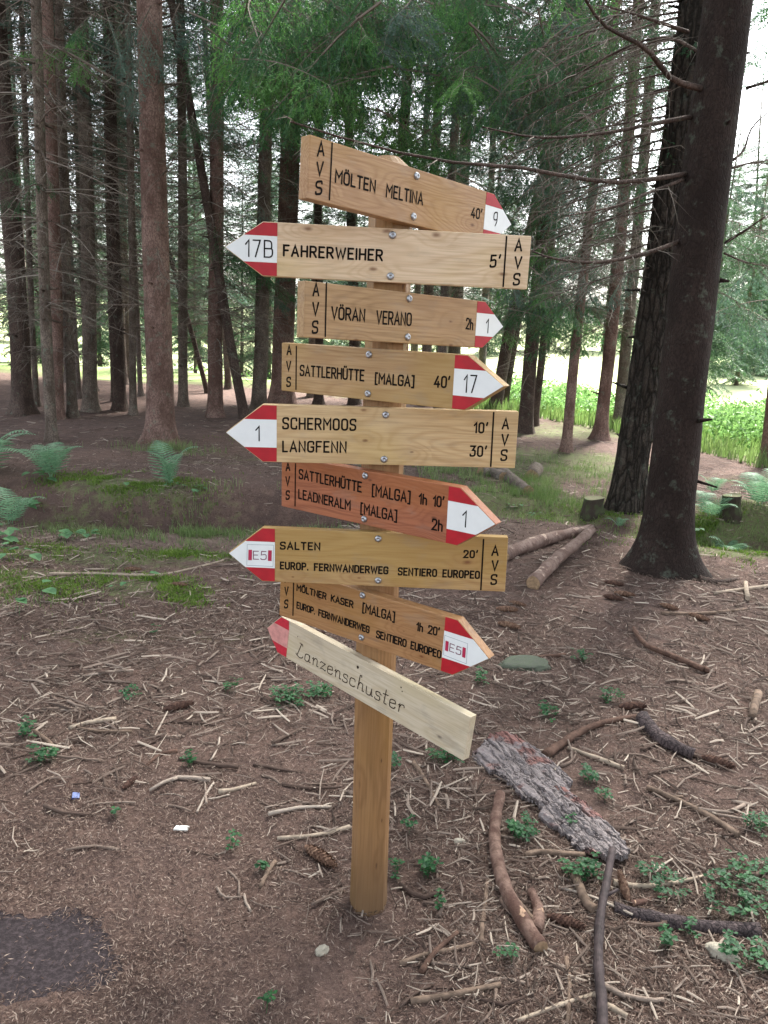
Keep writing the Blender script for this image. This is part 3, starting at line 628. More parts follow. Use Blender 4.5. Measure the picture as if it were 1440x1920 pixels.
def make_board(b, parent, org):
    k = b['k']; T = .027 if k < 9 else .022
    yaw, tilt, lean = b['yaw'], b['tilt'], b['lean']
    X = Vector((math.cos(yaw)*math.cos(tilt), math.sin(yaw)*math.cos(tilt), math.sin(tilt)))
    nb = Vector((-math.sin(yaw), math.cos(yaw), 0)); Y = -nb.cross(X)
    if Y.z < 0: Y = -Y
    Y = (Y*math.cos(lean)+nb*math.sin(lean)).normalized(); Zf = X.cross(Y).normalized()
    mw = Matrix((X, Y, Zf)).transposed().to_4x4(); mw.translation = Vector(b['c'])-org
    mb = MB(); mb.prism(board_shape(b), -T, 0)
    me = mb.mesh('sign_board', M['sign'][k])
    bm = bmesh.new(); bm.from_mesh(me)
    bmesh.ops.bevel(bm, geom=bm.edges[:], offset=.0022 if k < 9 else .0012, segments=2, affect='EDGES', profile=.6)
    bm.to_mesh(me); bm.free()
    o = link('sign_board', me, parent); o.matrix_local = mw
    dr, L, H, bd, sh = b['dir'], b['L'], b['H'], b['bd'], b['sh']; e = -dr*L/2; i_ = .0016
    fr = .255; v1 = H/2*(1-2*fr)
    xs = lambda v: e+dr*(sh+(L-sh)*(1-abs(v)/(H/2)))
    th = .0007
    for s in (1, -1):
        pts = [(e+dr*bd, s*(H/2-i_)), (xs(H/2)-dr*i_*.6, s*(H/2-i_)), (xs(v1)-dr*i_, s*v1), (e+dr*bd, s*v1)]
        if k == 9 and s == 1: pts[0] = (e+dr*(bd+.004), pts[0][1])
        if dr*s > 0: pts = pts[::-1]
        m_ = MB(); m_.prism(pts, .0001, th); link('red_band', m_.mesh('red_band', M['red'] if k < 9 else M['redpaint']), o)
    pts = [(e+dr*bd, v1-.0003), (xs(v1)-dr*i_, v1-.0003), (e+dr*(L-i_*1.3), 0), (xs(v1)-dr*i_, -v1+.0003), (e+dr*bd, -v1+.0003)]
    if dr > 0: pts = pts[::-1]
    m_ = MB(); m_.prism(pts, .0001, th*.9)
    if k < 9: link('white_panel', m_.mesh('white_panel', M['white']), o)
    else: tag(link('worn_panel', m_.mesh('worn_panel', M['pink']), o), label='faded pinkish white stripe between the two red bands')
    for t in b['text']:
        if t[0] == '|':
            m_ = MB(); ribbon(m_, [(t[1], t[2]), (t[3], t[4])], .0036, .0005); link('divider_line', m_.mesh('divider_line', M['ink']), o); continue
        s, x0, y0, x1, y1, cap = t
        on_tip = dr*(x0) > dr*(e+dr*bd)-.0005 if dr > 0 else (x1 < e+dr*bd+.001)
        if s[0] == '*':
            m_ = write(s[1:], x0, y0, x1, y1, cap*.84, .0026, .17, True); link('lettering', m_.mesh('lettering', M['burnt']), o); continue
        if on_tip: m_ = write(s, x0, y0, x1, y1, cap, .0029, .3, z=.0011); nm = 'route_number'
        else:
            sw = .0040 if cap > .0225 else .0037
            if k == 2 and len(s) > 3: sw = .0042
            m_ = write(s, x0, y0, x1, y1, cap, sw, .25 if k not in (2, 5, 7) else .3); nm = 'lettering'
        link(nm, m_.mesh(nm, M['ink']), o)
    if b['e5']:
        q = [Vector(p) for p in b['e5']]      # TL TR BR BL
        def uv(u, v): a = q[0].lerp(q[1], u); c = q[3].lerp(q[2], u); return a.lerp(c, v)
        m_ = MB(); c4 = [uv(.01, .01), uv(.985, .01), uv(.985, .985), uv(.01, .985)]
        for a, c in zip(c4, c4[1:]+c4[:1]): ribbon(m_, [tuple(a), tuple(c)], .0008, .0012)
        link('plate_outline', m_.mesh('plate_outline', M['greyline']), o)
        for u in (.06, .79):
            m_ = MB(); m_.poly([(*uv(u, .74), .0012), (*uv(u+.135, .74), .0012), (*uv(u+.135, .25), .0012), (*uv(u, .25), .0012)])
            link('trail_bar', m_.mesh('trail_bar', M['plum']), o)
        a, c, t = uv(.24, .70), uv(.74, .70), uv(.24, .29)
        m_ = write('E5', a.x, a.y, c.x, c.y, t.y-a.y, .0019, .22, z=.0012); link('route_number', m_.mesh('route_number', M['plumdark']), o)
    if k < 9:
        for (bx, by) in b['bolts']:
            m_ = MB(); n = 14; rr = [(.0078, 0), (.0082, .0012), (.0074, .0028), (.0054, .0044), (.0028, .0052), (.0026, .0042)]
            for r, zz in rr:
                for j in range(n): m_.v.append(Vector((r*math.cos(6.2832*j/n), r*math.sin(6.2832*j/n), zz)))
            for i in range(len(rr)-1):
                for j in range(n): m_.f.append((i*n+j, i*n+(j+1) % n, (i+1)*n+(j+1) % n, (i+1)*n+j)); m_.m.append(0)
            m_.f.append(tuple((len(rr)-1)*n+j for j in range(n))); m_.m.append(0)
            bo = link('bolt', m_.mesh('bolt', M['steel'], smooth=True), o); bo.location = (bx, by, 0)
    else:
        for (bx, by, r) in [(.003, .028, .0042), (.145, .036, .0022), (.15, .028, .0018), (-.22, .022, .0016)]:
            m_ = MB(); m_.poly([(r*math.cos(6.2832*j/9)*(1+.25*math.sin(j*2.3)), r*math.sin(6.2832*j/9), .0004) for j in range(9)])
            so_ = link('screw_hole', m_.mesh('screw_hole', M['burnt']), o); so_.location = (bx, by, 0)
    return o
BL = {1: 'top board MÖLTEN MELTINA 40 minutes, turned to point back right with number 9', 2: 'pale board FAHRERWEIHER pointing left with number 17B',
      3: 'board VÖRAN VERANO 2h pointing back right with number 1', 4: 'board SATTLERHÜTTE [MALGA] 40 minutes pointing right with number 17',
      5: 'two line board SCHERMOOS LANGFENN pointing left with number 1', 6: 'reddish two line board SATTLERHÜTTE LEADNERALM pointing right with number 1',
      7: 'board SALTEN pointing left with red E5 plate', 8: 'orange brown board MÖLTNER KASER pointing right with red E5 plate',
      9: 'bare pale handwritten board Lanzenschuster with small red tip on the left'}
base = Vector((.012, 1.830, Gs(.012, 1.83)-.046))
post = tag(empty('signpost', base), 'tall wooden trail signpost carrying nine direction boards on the needle covered ground', 'signpost')
def post_mesh():
    mb = MB(); n = 8; H = 1.895; rings = 26
    ang0 = math.radians(-90+6)
    for i in range(rings+1):
        z = -.05+(H+.05)*i/rings; cx, cy = -.017*z, 0.0
        for j in range(n*2):
            a = ang0+2*math.pi*j/(n*2)
            face = .0465 if j % 2 else .0495
            w = 1+.02*math.sin(z*3+j)+.012*math.sin(z*9+j*1.7)+(.06 if z < .12 else 0)*(.12-z)/.12
            mb.v.append(Vector((cx+face*w*math.cos(a), cy+face*w*math.sin(a), z)))
    m = n*2
    for i in range(rings):
        for j in range(m): mb.f.append((i*m+j, i*m+(j+1) % m, (i+1)*m+(j+1) % m, (i+1)*m+j)); mb.m.append(0)
    # sawn cap, chamfered to a blunt point
    b = len(mb.v)
    for j in range(m):
        a = ang0+2*math.pi*j/m; mb.v.append(Vector((-.017*H+.022*math.cos(a)-.008, .022*math.sin(a), H+.026)))
    for j in range(m): mb.f.append((rings*m+j, rings*m+(j+1) % m, b+(j+1) % m, b+j)); mb.m.append(0)
    mb.f.append(tuple(b+j for j in range(m))); mb.m.append(0)
    return mb.mesh('post', M['post'])
link('post', post_mesh(), post)
for b in BOARDS:
    o = make_board(b, post, base); tag(o, label=BL[b['k']])

# ================================================================== TREES
def tube_np(path, rad, n, prof=None):
    """path (k,3), rad (k,) -> v, f; prof(ang array, i) -> factor"""
    k = len(path); path = np.asarray(path, float); v = np.zeros((k, n, 3))
    t = np.gradient(path, axis=0); t /= np.linalg.norm(t, axis=1)[:, None]
    up = np.array([1., 0, 0]); a = np.arange(n)*2*np.pi/n
    for i in range(k):
        up = up-t[i]*(up@t[i]); up /= np.linalg.norm(up); bi = np.cross(t[i], up)
        fac = prof(a, i) if prof else 1.
        v[i] = path[i]+(np.cos(a)*rad[i]*fac)[:, None]*up+(np.sin(a)*rad[i]*fac)[:, None]*bi
    i = np.arange(k-1)[:, None]*n; j = np.arange(n)[None]; j2 = (j+1) % n
    f = np.stack([i+j, i+j2, i+n+j2, i+n+j], -1).reshape(-1, 4)
    return v.reshape(-1, 3), f
def trunk_mesh(r0, H, seed, mat, n=14, flare=.55, furrow=0., roots=4):
    r = np.random.default_rng(seed)
    zs = np.concatenate([np.linspace(-.12, .5, 12), np.linspace(.58, 8, int(40 if n > 12 else 18)), np.linspace(8.6, H, 8)])
    path = np.stack([.02*np.sin(zs*.7+seed)*np.minimum(zs, 1), .02*np.cos(zs*.9+seed)*np.minimum(np.abs(zs), 1), zs], 1)
    rad = r0*(1-.80*np.clip(zs, 0, H)/H)
    ph = r.uniform(0, 6.28, 3)
    whorl = np.arange(.6+.3*r.random(), H, .34+.12*r.random())
    def prof(a, i):
        z = zs[i]; e = np.exp(-np.maximum(z, -.05)/(.7*r0+.05))
        lob = 1+.35*np.sin(a*roots+ph[0])+.25*np.sin(a*(roots+1)+ph[1])
        f = 1+flare*e*lob+.025*np.sin(a*3+ph[2]+z)+(vn(a*3, a*0+z*4, seed)-.5)*.07
        if furrow: f = f+furrow*(fbm(a*4.5, a*0+z*2.2, seed+5, 2)-.5)
        d = np.min(np.abs(whorl-z)); f = f+.035*np.exp(-(d/.03)**2)
        return f
    v, f = tube_np(path, rad, n, prof)
    # knots and branch stubs
    mb = MB()
    for w in whorl:
        if w > 7: break
        for q in range(r.integers(2, 5)):
            if r.random() < .35: continue
            a = r.uniform(0, 6.28); rr = r0*(1-.8*w/H); p = Vector((rr*.9*math.cos(a), rr*.9*math.sin(a), w+r.normal(0, .03)))
            d = Vector((math.cos(a), math.sin(a), r.uniform(-.3, .3))); L = r.choice([.025, .04, .07, .12])
            mb.tube([p, p+d*(rr*.1+L)], [.011+.01*r.random(), .006], 5)
    # quads plus stubs in one mesh
    me = bpy.data.meshes.new('trunk')
    b = len(v); allf = [tuple(q) for q in f.tolist()]+[tuple(i+b for i in q) for q in mb.f]
    me.from_pydata(v.tolist()+[tuple(q) for q in mb.v], [], allf); me.materials.append(mat)
    me.polygons.foreach_set('use_smooth', np.ones(len(allf), bool)); me.update()
    return me

def twiggy(mb, path, r, rnd, n=8, L=.3, sub=3, t0=.15, down=.45, side=None, thick=.0028, bend=.25):
    """side twigs (with their own twiglets) along a limb"""
    k = len(path)
    for q in range(n):
        t = t0+(1-t0)*(q+rnd.random())/n; x = t*(k-1); i = min(int(x), k-2); p = Vector(path[i]).lerp(Vector(path[i+1]), x-i)
        ax = (Vector(path[i+1])-Vector(path[i])).normalized(); s = (-1 if q % 2 else 1)
        sd = ax.cross(Vector((0, 0, 1)))
        if sd.length < .1: sd = Vector((1, 0, 0))
        sd.normalize()
        d = (ax*rnd.uniform(.4, .9)+sd*s*rnd.uniform(.35, 1.)+Vector((0, 0, rnd.uniform(-1.2, .35)*down))).normalized()
        l = L*rnd.uniform(.4, 1.15)*(1.15-.6*t); m = p+d*l*.5+Vector((rnd.uniform(-1, 1), rnd.uniform(-1, 1), rnd.uniform(-.3, 1)))*l*.07
        e = p+d*l+Vector((rnd.uniform(-.5, .5)*bend, rnd.uniform(-.5, .5)*bend, -bend*rnd.uniform(0, 1)*down*2))*l
        mb.spike([p, m, e], thick*rnd.uniform(.7, 1.2))
        for w in range(sub):
            tt = .2+.75*(w+rnd.random())/sub; b = p.lerp(m, tt*2) if tt < .5 else m.lerp(e, tt*2-1)
            d2 = (d*.7+Vector((rnd.uniform(-1, 1), rnd.uniform(-1, 1), rnd.uniform(-1.1, .3)))*.75).normalized()
            mb.spike([b, b+d2*l*rnd.uniform(.2, .5)], thick*.55)
def dead_set(seed, z0, z1, Lm, dens=4, sub=3, droop=.35, nt=8):
    rnd = random.Random(seed); mb = MB(); z = z0
    while z < z1:
        for q in range(rnd.randint(max(1, dens-2), dens)):
            a = rnd.uniform(0, 6.28); L = Lm*rnd.uniform(.3, 1.1)*(.6+.4*min(1, z/3)); el = rnd.uniform(-.25, .22)
            p = Vector((0, 0, z+rnd.uniform(-.05, .05))); d = Vector((math.cos(a), math.sin(a), 0)); pts = []
            sw = rnd.uniform(-.25, .25); cr = Vector((-d.y, d.x, 0))
            for i in range(6):
                t = i/5; pts.append(p+d*L*t+cr*L*sw*t*t+Vector((0, 0, L*(el*t-droop*t*t*(1-.35*t)))))
            mb.spike(pts, .008*(.6+.5*L/Lm), 4)
            twiggy(mb, pts, .004, rnd, nt, .42, sub, .12)
        z += rnd.uniform(.22, .42)
    return mb.mesh('dead_branches', M['dead'])
DEAD = [dead_set(100+i, 1.3+.25*i, 9.5, 1.6+.12*i, 6, 4) for i in range(4)]
DEADLOW = [dead_set(120+i, .9, 9.5, 1.6, 6, 4, .3, 10) for i in range(2)]

# green sprays: arrays along +X, unit length, to be placed many times
def spray_arrays(seed, nsec, seclen, nter, needles, nl, nw, droop=.25, terl=.35, hang=.25):
    r = random.Random(seed); V = []; F = []
    def needle_run(a, b, wdt, n, ln):
        d = (b-a); L = d.length; d.normalize(); s = d.cross(Vector((0, 0, 1)));
        if s.length < .1: s = Vector((1, 0, 0))
        s.normalize(); u = s.cross(d)
        for i in range(n):
            t = (i+r.random())/n; p = a+d*L*t; ang = r.uniform(0, 6.28); side = (s*math.cos(ang)+u*math.sin(ang)*.7)
            q = p+(d*r.uniform(.5, 1.)+side*r.uniform(.5, 1.)).normalized()*ln*r.uniform(.6, 1.15)
            c = d.cross(q-p); c.normalize() if c.length > 1e-6 else None
            k = len(V); V.extend([p-d*wdt, p+d*wdt, q]); F.append((k, k+1, k+2))
    def ax(t): return Vector((t, .03*math.sin(t*5+seed), -droop*t*t))
    for i in range(nsec):
        t = .08+.92*(i+.5*r.random())/nsec; p = ax(t); s = 1 if i % 2 else -1
        l = seclen*(1.08-t)**.75*r.uniform(.65, 1.15); ang = r.uniform(.75, 1.15)
        d = Vector((math.cos(ang), s*math.sin(ang), r.uniform(-.3, .05)-hang*.6)).normalized()
        e = p+d*l+Vector((0, 0, -hang*l*r.uniform(.4, 1.2)))
        needle_run(p, p.lerp(e, .5)+Vector((0, 0, .02*l)), nw, needles, nl); needle_run(p.lerp(e, .5)+Vector((0, 0, .02*l)), e, nw, needles, nl)
        for j in range(nter):
            tt = .15+.8*(j+r.random())/max(1, nter); b = p.lerp(e, tt); s2 = 1 if j % 2 else -1
            d2 = (d*.75+Vector((-d.y, d.x, 0))*s2*.75+Vector((0, 0, r.uniform(-.9, .1)*(hang+.3)))).normalized()
            l2 = terl*l*(1.1-tt)*r.uniform(.6, 1.2)+.02
            needle_run(b, b+d2*l2, nw, max(2, int(needles*.7)), nl)
    needle_run(ax(.2), ax(.6), nw, needles*2, nl); needle_run(ax(.6), ax(1.), nw, needles*2, nl)
    return np.array([tuple(v) for v in V]), np.array(F)
def place_sprays(tpls, items, mat, name, limb=True, lr=.012):
    """items: list of (origin, direction, length, roll, droop) -> one mesh of needles, plus limbs"""
    vs, fs, off = [], [], 0; mb = MB()
    for i, (p, d, L, roll) in enumerate(items):
        v, f = tpls[i % len(tpls)]
        X = np.array(d, float); X /= np.linalg.norm(X); Z = np.array([0, 0, 1.]); Y = np.cross(Z, X); Y /= np.linalg.norm(Y); Z = np.cross(X, Y)
        c, s = math.cos(roll), math.sin(roll); Y2 = Y*c+Z*s; Z2 = Z*c-Y*s
        R = np.stack([X, Y2, Z2], 0)*L
        q = v@R+np.array(p); vs.append(q); fs.append(f+off); off += len(v)
    V = np.concatenate(vs); F = np.concatenate(fs)
    return npmesh(name, V, F, mat)
SP_MID = [spray_arrays(200+i, 30, .42, 5, 5, .045, .0065) for i in range(3)]      # for crowns (sizes relative to limb length)
SP_FAR = [spray_arrays(220+i, 20, .40, 3, 3, .085, .014) for i in range(3)]
SP_NEAR = [spray_arrays(240+i, 26, .42, 5, 15, .021, .0052, .20, .42, .75) for i in range(3)]
def crown_mesh(seed, z0, z1, R, sp, mat, dz=.5, per=6, top=.12, gap=.15, up=.15):
    rnd = random.Random(seed); items = []; z = z0
    while z < z1:
        t = (z-z0)/(z1-z0); rad = R*((1-t)**.75*(1-top)+top)
        if t < .12: rad *= .55+3.5*t
        for q in range(per):
            if rnd.random() < gap: continue
            a = rnd.uniform(0, 6.28); L = rad*rnd.uniform(.65, 1.12); el = rnd.uniform(-.45, -.05)+up*t*3
            items.append(((0, 0, z+rnd.uniform(-.2, .2)), (math.cos(a), math.sin(a), el), L, rnd.uniform(-.3, .3)))
        z += dz*(1-.45*t)
    return place_sprays(sp, items, mat, 'crown')
CROWN = [crown_mesh(300+i, 6.2-.5*i, 21, 2.3, SP_MID, M['needle'] if i % 2 else M['needle_blue'], .6, 5, .12, .3) for i in range(3)]
FARCROWN = [crown_mesh(320+i, .7+.4*i, 17, 2.9, SP_FAR, M['far_needle'], .5, 9, .06, .1) for i in range(3)]
LOWCROWN = [crown_mesh(340+i, 3.2, 19, 2.3, SP_MID, M['needle_blue'], .55, 5, .1, .3) for i in range(2)]

TREES = {}
def tree(key, b, u, wpx, mat, label, H=20, dead=0, crown=0, n=12, flare=.5, furrow=0, group=None, deadrot=None, at=None, roots=4):
    if at is None: P = gp(*b)
    else: P = Vector((at[0], at[1], Gs(*at)))
    root = tag(empty('spruce_tree' if not furrow else 'larch_tree', P), label, 'tree', group)
    if u:
        q = wp(u[0], u[1], P.y); ax = (q-P).normalized()
        root.rotation_mode = 'QUATERNION'; root.rotation_quaternion = Vector((0, 0, 1)).rotation_difference(ax)
    r0 = wpx*depth(P)/(2*FPX) if at is None else wpx
    sd = abs(hash(key)) % 1000 if isinstance(key, int) else sum(ord(c)*(i+3) for i, c in enumerate(key))
    link('trunk', trunk_mesh(r0*1.08, H, sd, M[mat], n, flare, furrow, roots), root)
    rr = random.Random(sd+1)
    if dead is not None:
        o = link('dead_branches', (DEAD+DEADLOW)[dead], root); o.rotation_euler = (0, 0, rr.uniform(0, 6.28) if deadrot is None else deadrot)
    if crown is not None:
        o = link('crown', (CROWN+LOWCROWN+FARCROWN)[crown], root); o.rotation_euler = (0, 0, rr.uniform(0, 6.28)); s = rr.uniform(.9, 1.1); o.scale = (s, s, H/20.5)
    TREES[key] = (root, P, r0)
    return root
T = tree
T('A', (43, 776), (7, 200), 33, 'bark_dark', 'thick dark spruce trunk rising from the far left edge of the picture', dead=4, flare=.6)
T('B', (69, 762), (50, 300), 11, 'bark_grey', 'thin spruce trunk just to the right of the thick leftmost trunk', dead=0, n=8, H=16)
T('D', (97, 828), (69, 60), 19, 'bark_grey', 'slender pale spruce trunk standing forward of the trunks at the left, leaning left', dead=1, n=12)
T('E', (108, 785), (92, 100), 21, 'bark_red', 'brown spruce trunk directly behind the slender pale leaning trunk', dead=2, crown=None)
T('F', (136, 783), (113, 100), 17, 'bark_grey', 'spruce trunk between the slender pale trunk and the sturdy knobbly one', dead=4, crown=None)
T('FB', (148, 747), (130, 400), 10, 'bark_pale', 'thin distant spruce trunk seen in a gap among the left trunks', dead=0, n=8, H=15, crown=3)
T('G', (170, 770), (153, 60), 25, 'bark_grey', 'sturdy grey brown spruce trunk ringed with branch whorls, left part of the wood', dead=3, crown=None)
T('H', (225, 768), (205, 60), 21, 'bark_dark', 'dark brown spruce trunk with a flared foot, middle of the left group', dead=1, crown=None)
T('HB', (213, 752), (202, 300), 9, 'bark_dark', 'thin dark trunk half hidden behind the dark flared trunk', dead=2, n=8, H=15)
T('I', (250, 778), (239, 30), 13, 'bark_grey', 'thin grey green spruce trunk left of the big reddish trunk', dead=0, crown=None, n=10)
T('IB', (264, 743), (250, 450), 9, 'bark_pale', 'pale thin trunk far back, just left of the big reddish trunk', dead=1, n=8, H=15, crown=4)
T('J', (302, 830), (284, 60), 46, 'bark_red', 'big reddish brown spruce trunk with root flare standing alone left of the signpost', dead=None, crown=None, n=22, flare=.62, roots=3)
T('K', (344, 762), (338, 60), 17, 'bark_grey', 'straight grey trunk right behind the big reddish spruce', dead=2, crown=None)
T('L', (389, 737), (352, 599), 9, 'bark_dark', 'thin dark trunk leaning strongly left, far behind the reddish spruce', dead=0, n=8, H=12, crown=None)
T('M', (404, 782), (405, 60), 26, 'bark_red', 'straight reddish trunk ringed with whorls left of the 17B arrow', dead=5, crown=2)
T('N', (428, 729), (417, 560), 12, 'bark_grey', 'thin trunk far back between the straight reddish and the leaning dark trunk', dead=3, n=8, H=15, crown=3)
T('O', (459, 785), (385, 370), 17, 'bark_dark', 'dark trunk leaning left behind the tips of the left pointing boards', dead=1, H=14, crown=None)
T('P', (484, 775), (505, 100), 25, 'bark_grey', 'dark mossy trunk with a wide foot close behind the left ends of the boards', dead=4, crown=None, furrow=.12, flare=.8)
T('Q', (530, 757), (547, 100), 38, 'bark_red', 'broad reddish spruce trunk behind the left ends of the upper boards', dead=5, crown=3, n=16)
T('R', (597, 758), (597, 480), 15, 'bark_dark', 'dark trunk foot seen between the boards left of the post', dead=0, n=8, H=15, crown=4)
T('RB', (664, 758), (660, 480), 19, 'bark_dark', 'second dark trunk seen between the boards beside the post', dead=3, n=8, H=15, crown=3)
T('BB', (798, 760), (823, 100), 18, 'bark_pale', 'pale upper trunk above the right half of the top board', dead=3, crown=0)
T('CC', (850, 750), (878, 100), 23, 'bark_pale', 'thicker pale upper trunk above the white tip with the 9', dead=0, crown=3)
T('DD', (903, 745), (925, 200), 13, 'bark_pale', 'thin pale trunk above and right of the white tip with the 9', dead=1, crown=0, n=8)
T('S', (928, 768), (962, 600), 21, 'bark_dark', 'dark trunk right behind the white arrow tip with the 17', dead=0, crown=4)
T('SB', (946, 764), (972, 620), 11, 'bark_dark', 'thin dark twin close beside the trunk behind the 17 arrow tip', dead=1, crown=None, n=8, H=14)
T('TT', (984, 811), (1043, 200), 25, 'bark_dark', 'dark reddish trunk just right of the square board ends', dead=5, crown=4)
T('TB', (1002, 798), (1038, 400), 13, 'bark_dark', 'thinner dark trunk touching the one beside the square board ends', dead=2, crown=None, n=8, H=15)
T('U', (1061, 845), (1104, 450), 18, 'bark_red', 'slim light brown trunk leaning right in front of the bright meadow', dead=2, crown=0, n=12)
T('V', (1125, 824), (1177, 262), 22, 'bark_red', 'brown trunk with spreading roots in front of the bright meadow', dead=1, crown=1, n=14, flare=.75)
T('WW', (1160, 800), (1215, 180), 20, 'bark_pale', 'pale pinkish trunk just left of the furrowed dark trunk', dead=0, crown=2)
T('X', (1172, 957), (1290, 100), 56, 'bark_furrow', 'deeply furrowed dark trunk leaning against the nearest trunk at the right', dead=None, crown=0, n=40, furrow=.20, flare=.3, H=22)
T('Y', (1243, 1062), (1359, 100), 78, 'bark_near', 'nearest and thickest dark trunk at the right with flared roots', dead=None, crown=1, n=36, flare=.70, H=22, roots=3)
T('Z', (1440, 868), (1475, 500), 26, 'bark_red', 'reddish trunk cut by the right edge of the picture', dead=None, crown=1)
T('AA', (1395, 690), (1408, 500), 7, 'bark_pale', 'small distant trunk in the bright meadow right of the nearest trunk', dead=None, crown=5, n=8, H=14, flare=.3)
T('AB', (1432, 695), (1441, 560), 7, 'bark_pale', 'small distant trunk in the bright meadow at the right edge', dead=None, crown=5, n=8, H=14, flare=.3)
# more trunks of the wood that stand between and behind the ones named above
rr = random.Random(5); pts = [P for (_, P, _) in TREES.values()]; k = 0
while k < 26:
    x = rr.uniform(-13, 1.6); y = rr.uniform(12.5, 20)
    if y > float(meadow_edge(x))+1.5: continue
    if min((Vector((x, y, 0))-Vector((p.x, p.y, 0))).length for p in pts) < .8: continue
    pts.append(Vector((x, y, 0)))
    T(500+k, None, None, rr.uniform(.06, .10), rr.choice(['bark_grey', 'bark_dark', 'bark_pale']), 'slender spruce trunk crowded among others at the back of the wood', dead=rr.choice([0, 1, 2, 3, 4]), crown=rr.choice([0, 1, 2, None, None, 3]),
      n=8, H=rr.uniform(14, 18), group='slender spruces at the back of the wood', at=(x, y)); k += 1
# spruces of the far side of the meadow, green down to the ground
k = 0
spots = []
for i in range(46):
    a = -34+68*i/45+rr.uniform(-.7, .7); d = rr.uniform(33, 44) if i % 2 else rr.uniform(46, 56)
    if 10 < a < 24 and d < 45: d += 14
    spots.append((d*math.sin(math.radians(a)), d*math.cos(math.radians(a)), rr.uniform(.38, .75)))
spots += [(-13, 22, .5), (-10.5, 24, .4), (-8.2, 22.5, .42), (-14.6, 20.5, .4), (-11.6, 21, .36), (-9.2, 20.6, .32), (-6.9, 21.4, .36), (-5.1, 20.8, .3), (-3.3, 21.6, .33), (-.9, 22.2, .3), (-6, 25, .4), (-4.3, 23, .36), (-2.4, 26, .38), (-16, 24, .5), (9.2, 17.6, .42), (10.6, 19.5, .5), (8.2, 21, .4), (11.8, 17.2, .46), (14.5, 22, .45), (17, 26, .5), (12.5, 29, .5)]
for x, y, s in spots:
    P = Vector((x, y, Gs(x, y)-.05)); root = tag(empty('spruce_tree', P), 'bushy green spruce beyond the bright meadow, foliage down to the ground', 'tree', 'green spruces beyond the meadow')
    root.scale = (s, s, s*rr.uniform(.9, 1.1)); root.rotation_euler = (0, 0, rr.uniform(0, 6.28))
    if k == 0: FT = trunk_mesh(.16, 16.5, 3, M['bark_grey'], 8, .3)
    link('trunk', FT, root); link('crown', FARCROWN[k % 3], root); k += 1

# unseen spruces added behind and beside the viewer to shade the foreground
for i, (x, y) in enumerate([(-3.2, 1.2), (-4.6, 4.4), (3.4, 1.0), (4.9, 3.6), (-1.9, -2.6), (1.7, -3.2), (-5.4, -1.6), (5.3, -1.4), (0.2, -6.2), (-3.8, -5.6), (4.0, -5.4), (7.6, 2.2), (-7.8, 2.4), (5.0, 8.2), (6.9, 12.0), (8.6, 7.6), (2.6, -1.2)]):
    T(700+i, None, None, .13+.03*(i % 3), ['bark_grey', 'bark_red', 'bark_dark'][i % 3], 'tall unseen spruce added around the viewer to shade the foreground', dead=None, crown=i % 3, n=10, H=19+i % 3, group='tall spruces around the viewer', at=(x, y))
# ------------------------------------------------------------------ named limbs of the near trees
def limb_path(a, b, sag, n=9, side=0.):
    a, b = Vector(a), Vector(b); d = b-a; s = d.cross(Vector((0, 0, 1))).normalized(); out = []
    for i in range(n):
        t = i/(n-1); out.append(a+d*t+Vector((0, 0, -sag*math.sin(math.pi*t)))+s*side*math.sin(math.pi*t))
    return out
def smooth_px(pts, y0, y1, n=12):
    """curve through photo pixels, its distance running from y0 to y1"""
    q = []; m = len(pts)
    for i in range(n):
        t = i/(n-1)*(m-1); k = min(int(t), m-2); f = t-k
        p0, p1, p2, p3 = [Vector(pts[min(max(j, 0), m-1)]) for j in (k-1, k, k+1, k+2)]
        c = .5*((2*p1)+(p2-p0)*f+(2*p0-5*p1+4*p2-p3)*f*f+(3*p1-p0-3*p2+p3)*f**3)
        q.append(wp(c.x, c.y, y0+(y1-y0)*i/(n-1)))
    return q
def add_limb(tree_key, pts, y0, y1, r, name='branch', twigs=14, L=.35, sub=4, mat='bark_dark', label=None, thick=.003, down=.45, endr=.25):
    root = TREES[tree_key][0]
    path = smooth_px(pts, y0, y1)
    inv = root_matrix(root).inverted(); path = [inv @ p for p in path]
    mb = MB(); mb.tube(path, [r*(1-(1-endr)*i/(len(path)-1)) for i in range(len(path))], 6)
    rnd = random.Random(int(pts[0][0]*7+pts[-1][1]))
    o = link(name, mb.mesh('branch', M[mat], smooth=True), root)
    if label: o['label'] = label
    if twigs:
        m2 = MB(); twiggy(m2, path, r, rnd, twigs, L, sub, .12, down, thick=thick)
        tag(link('twigs', m2.mesh('twigs', M['dead']), o), kind='stuff')
    return o
def root_matrix(o):
    return Matrix.LocRotScale(o.location, o.rotation_quaternion if o.rotation_mode == 'QUATERNION' else o.rotation_euler.to_quaternion(), o.scale)
YD = TREES['Y'][1].y; XD = TREES['X'][1].y; JD = TREES['J'][1].y
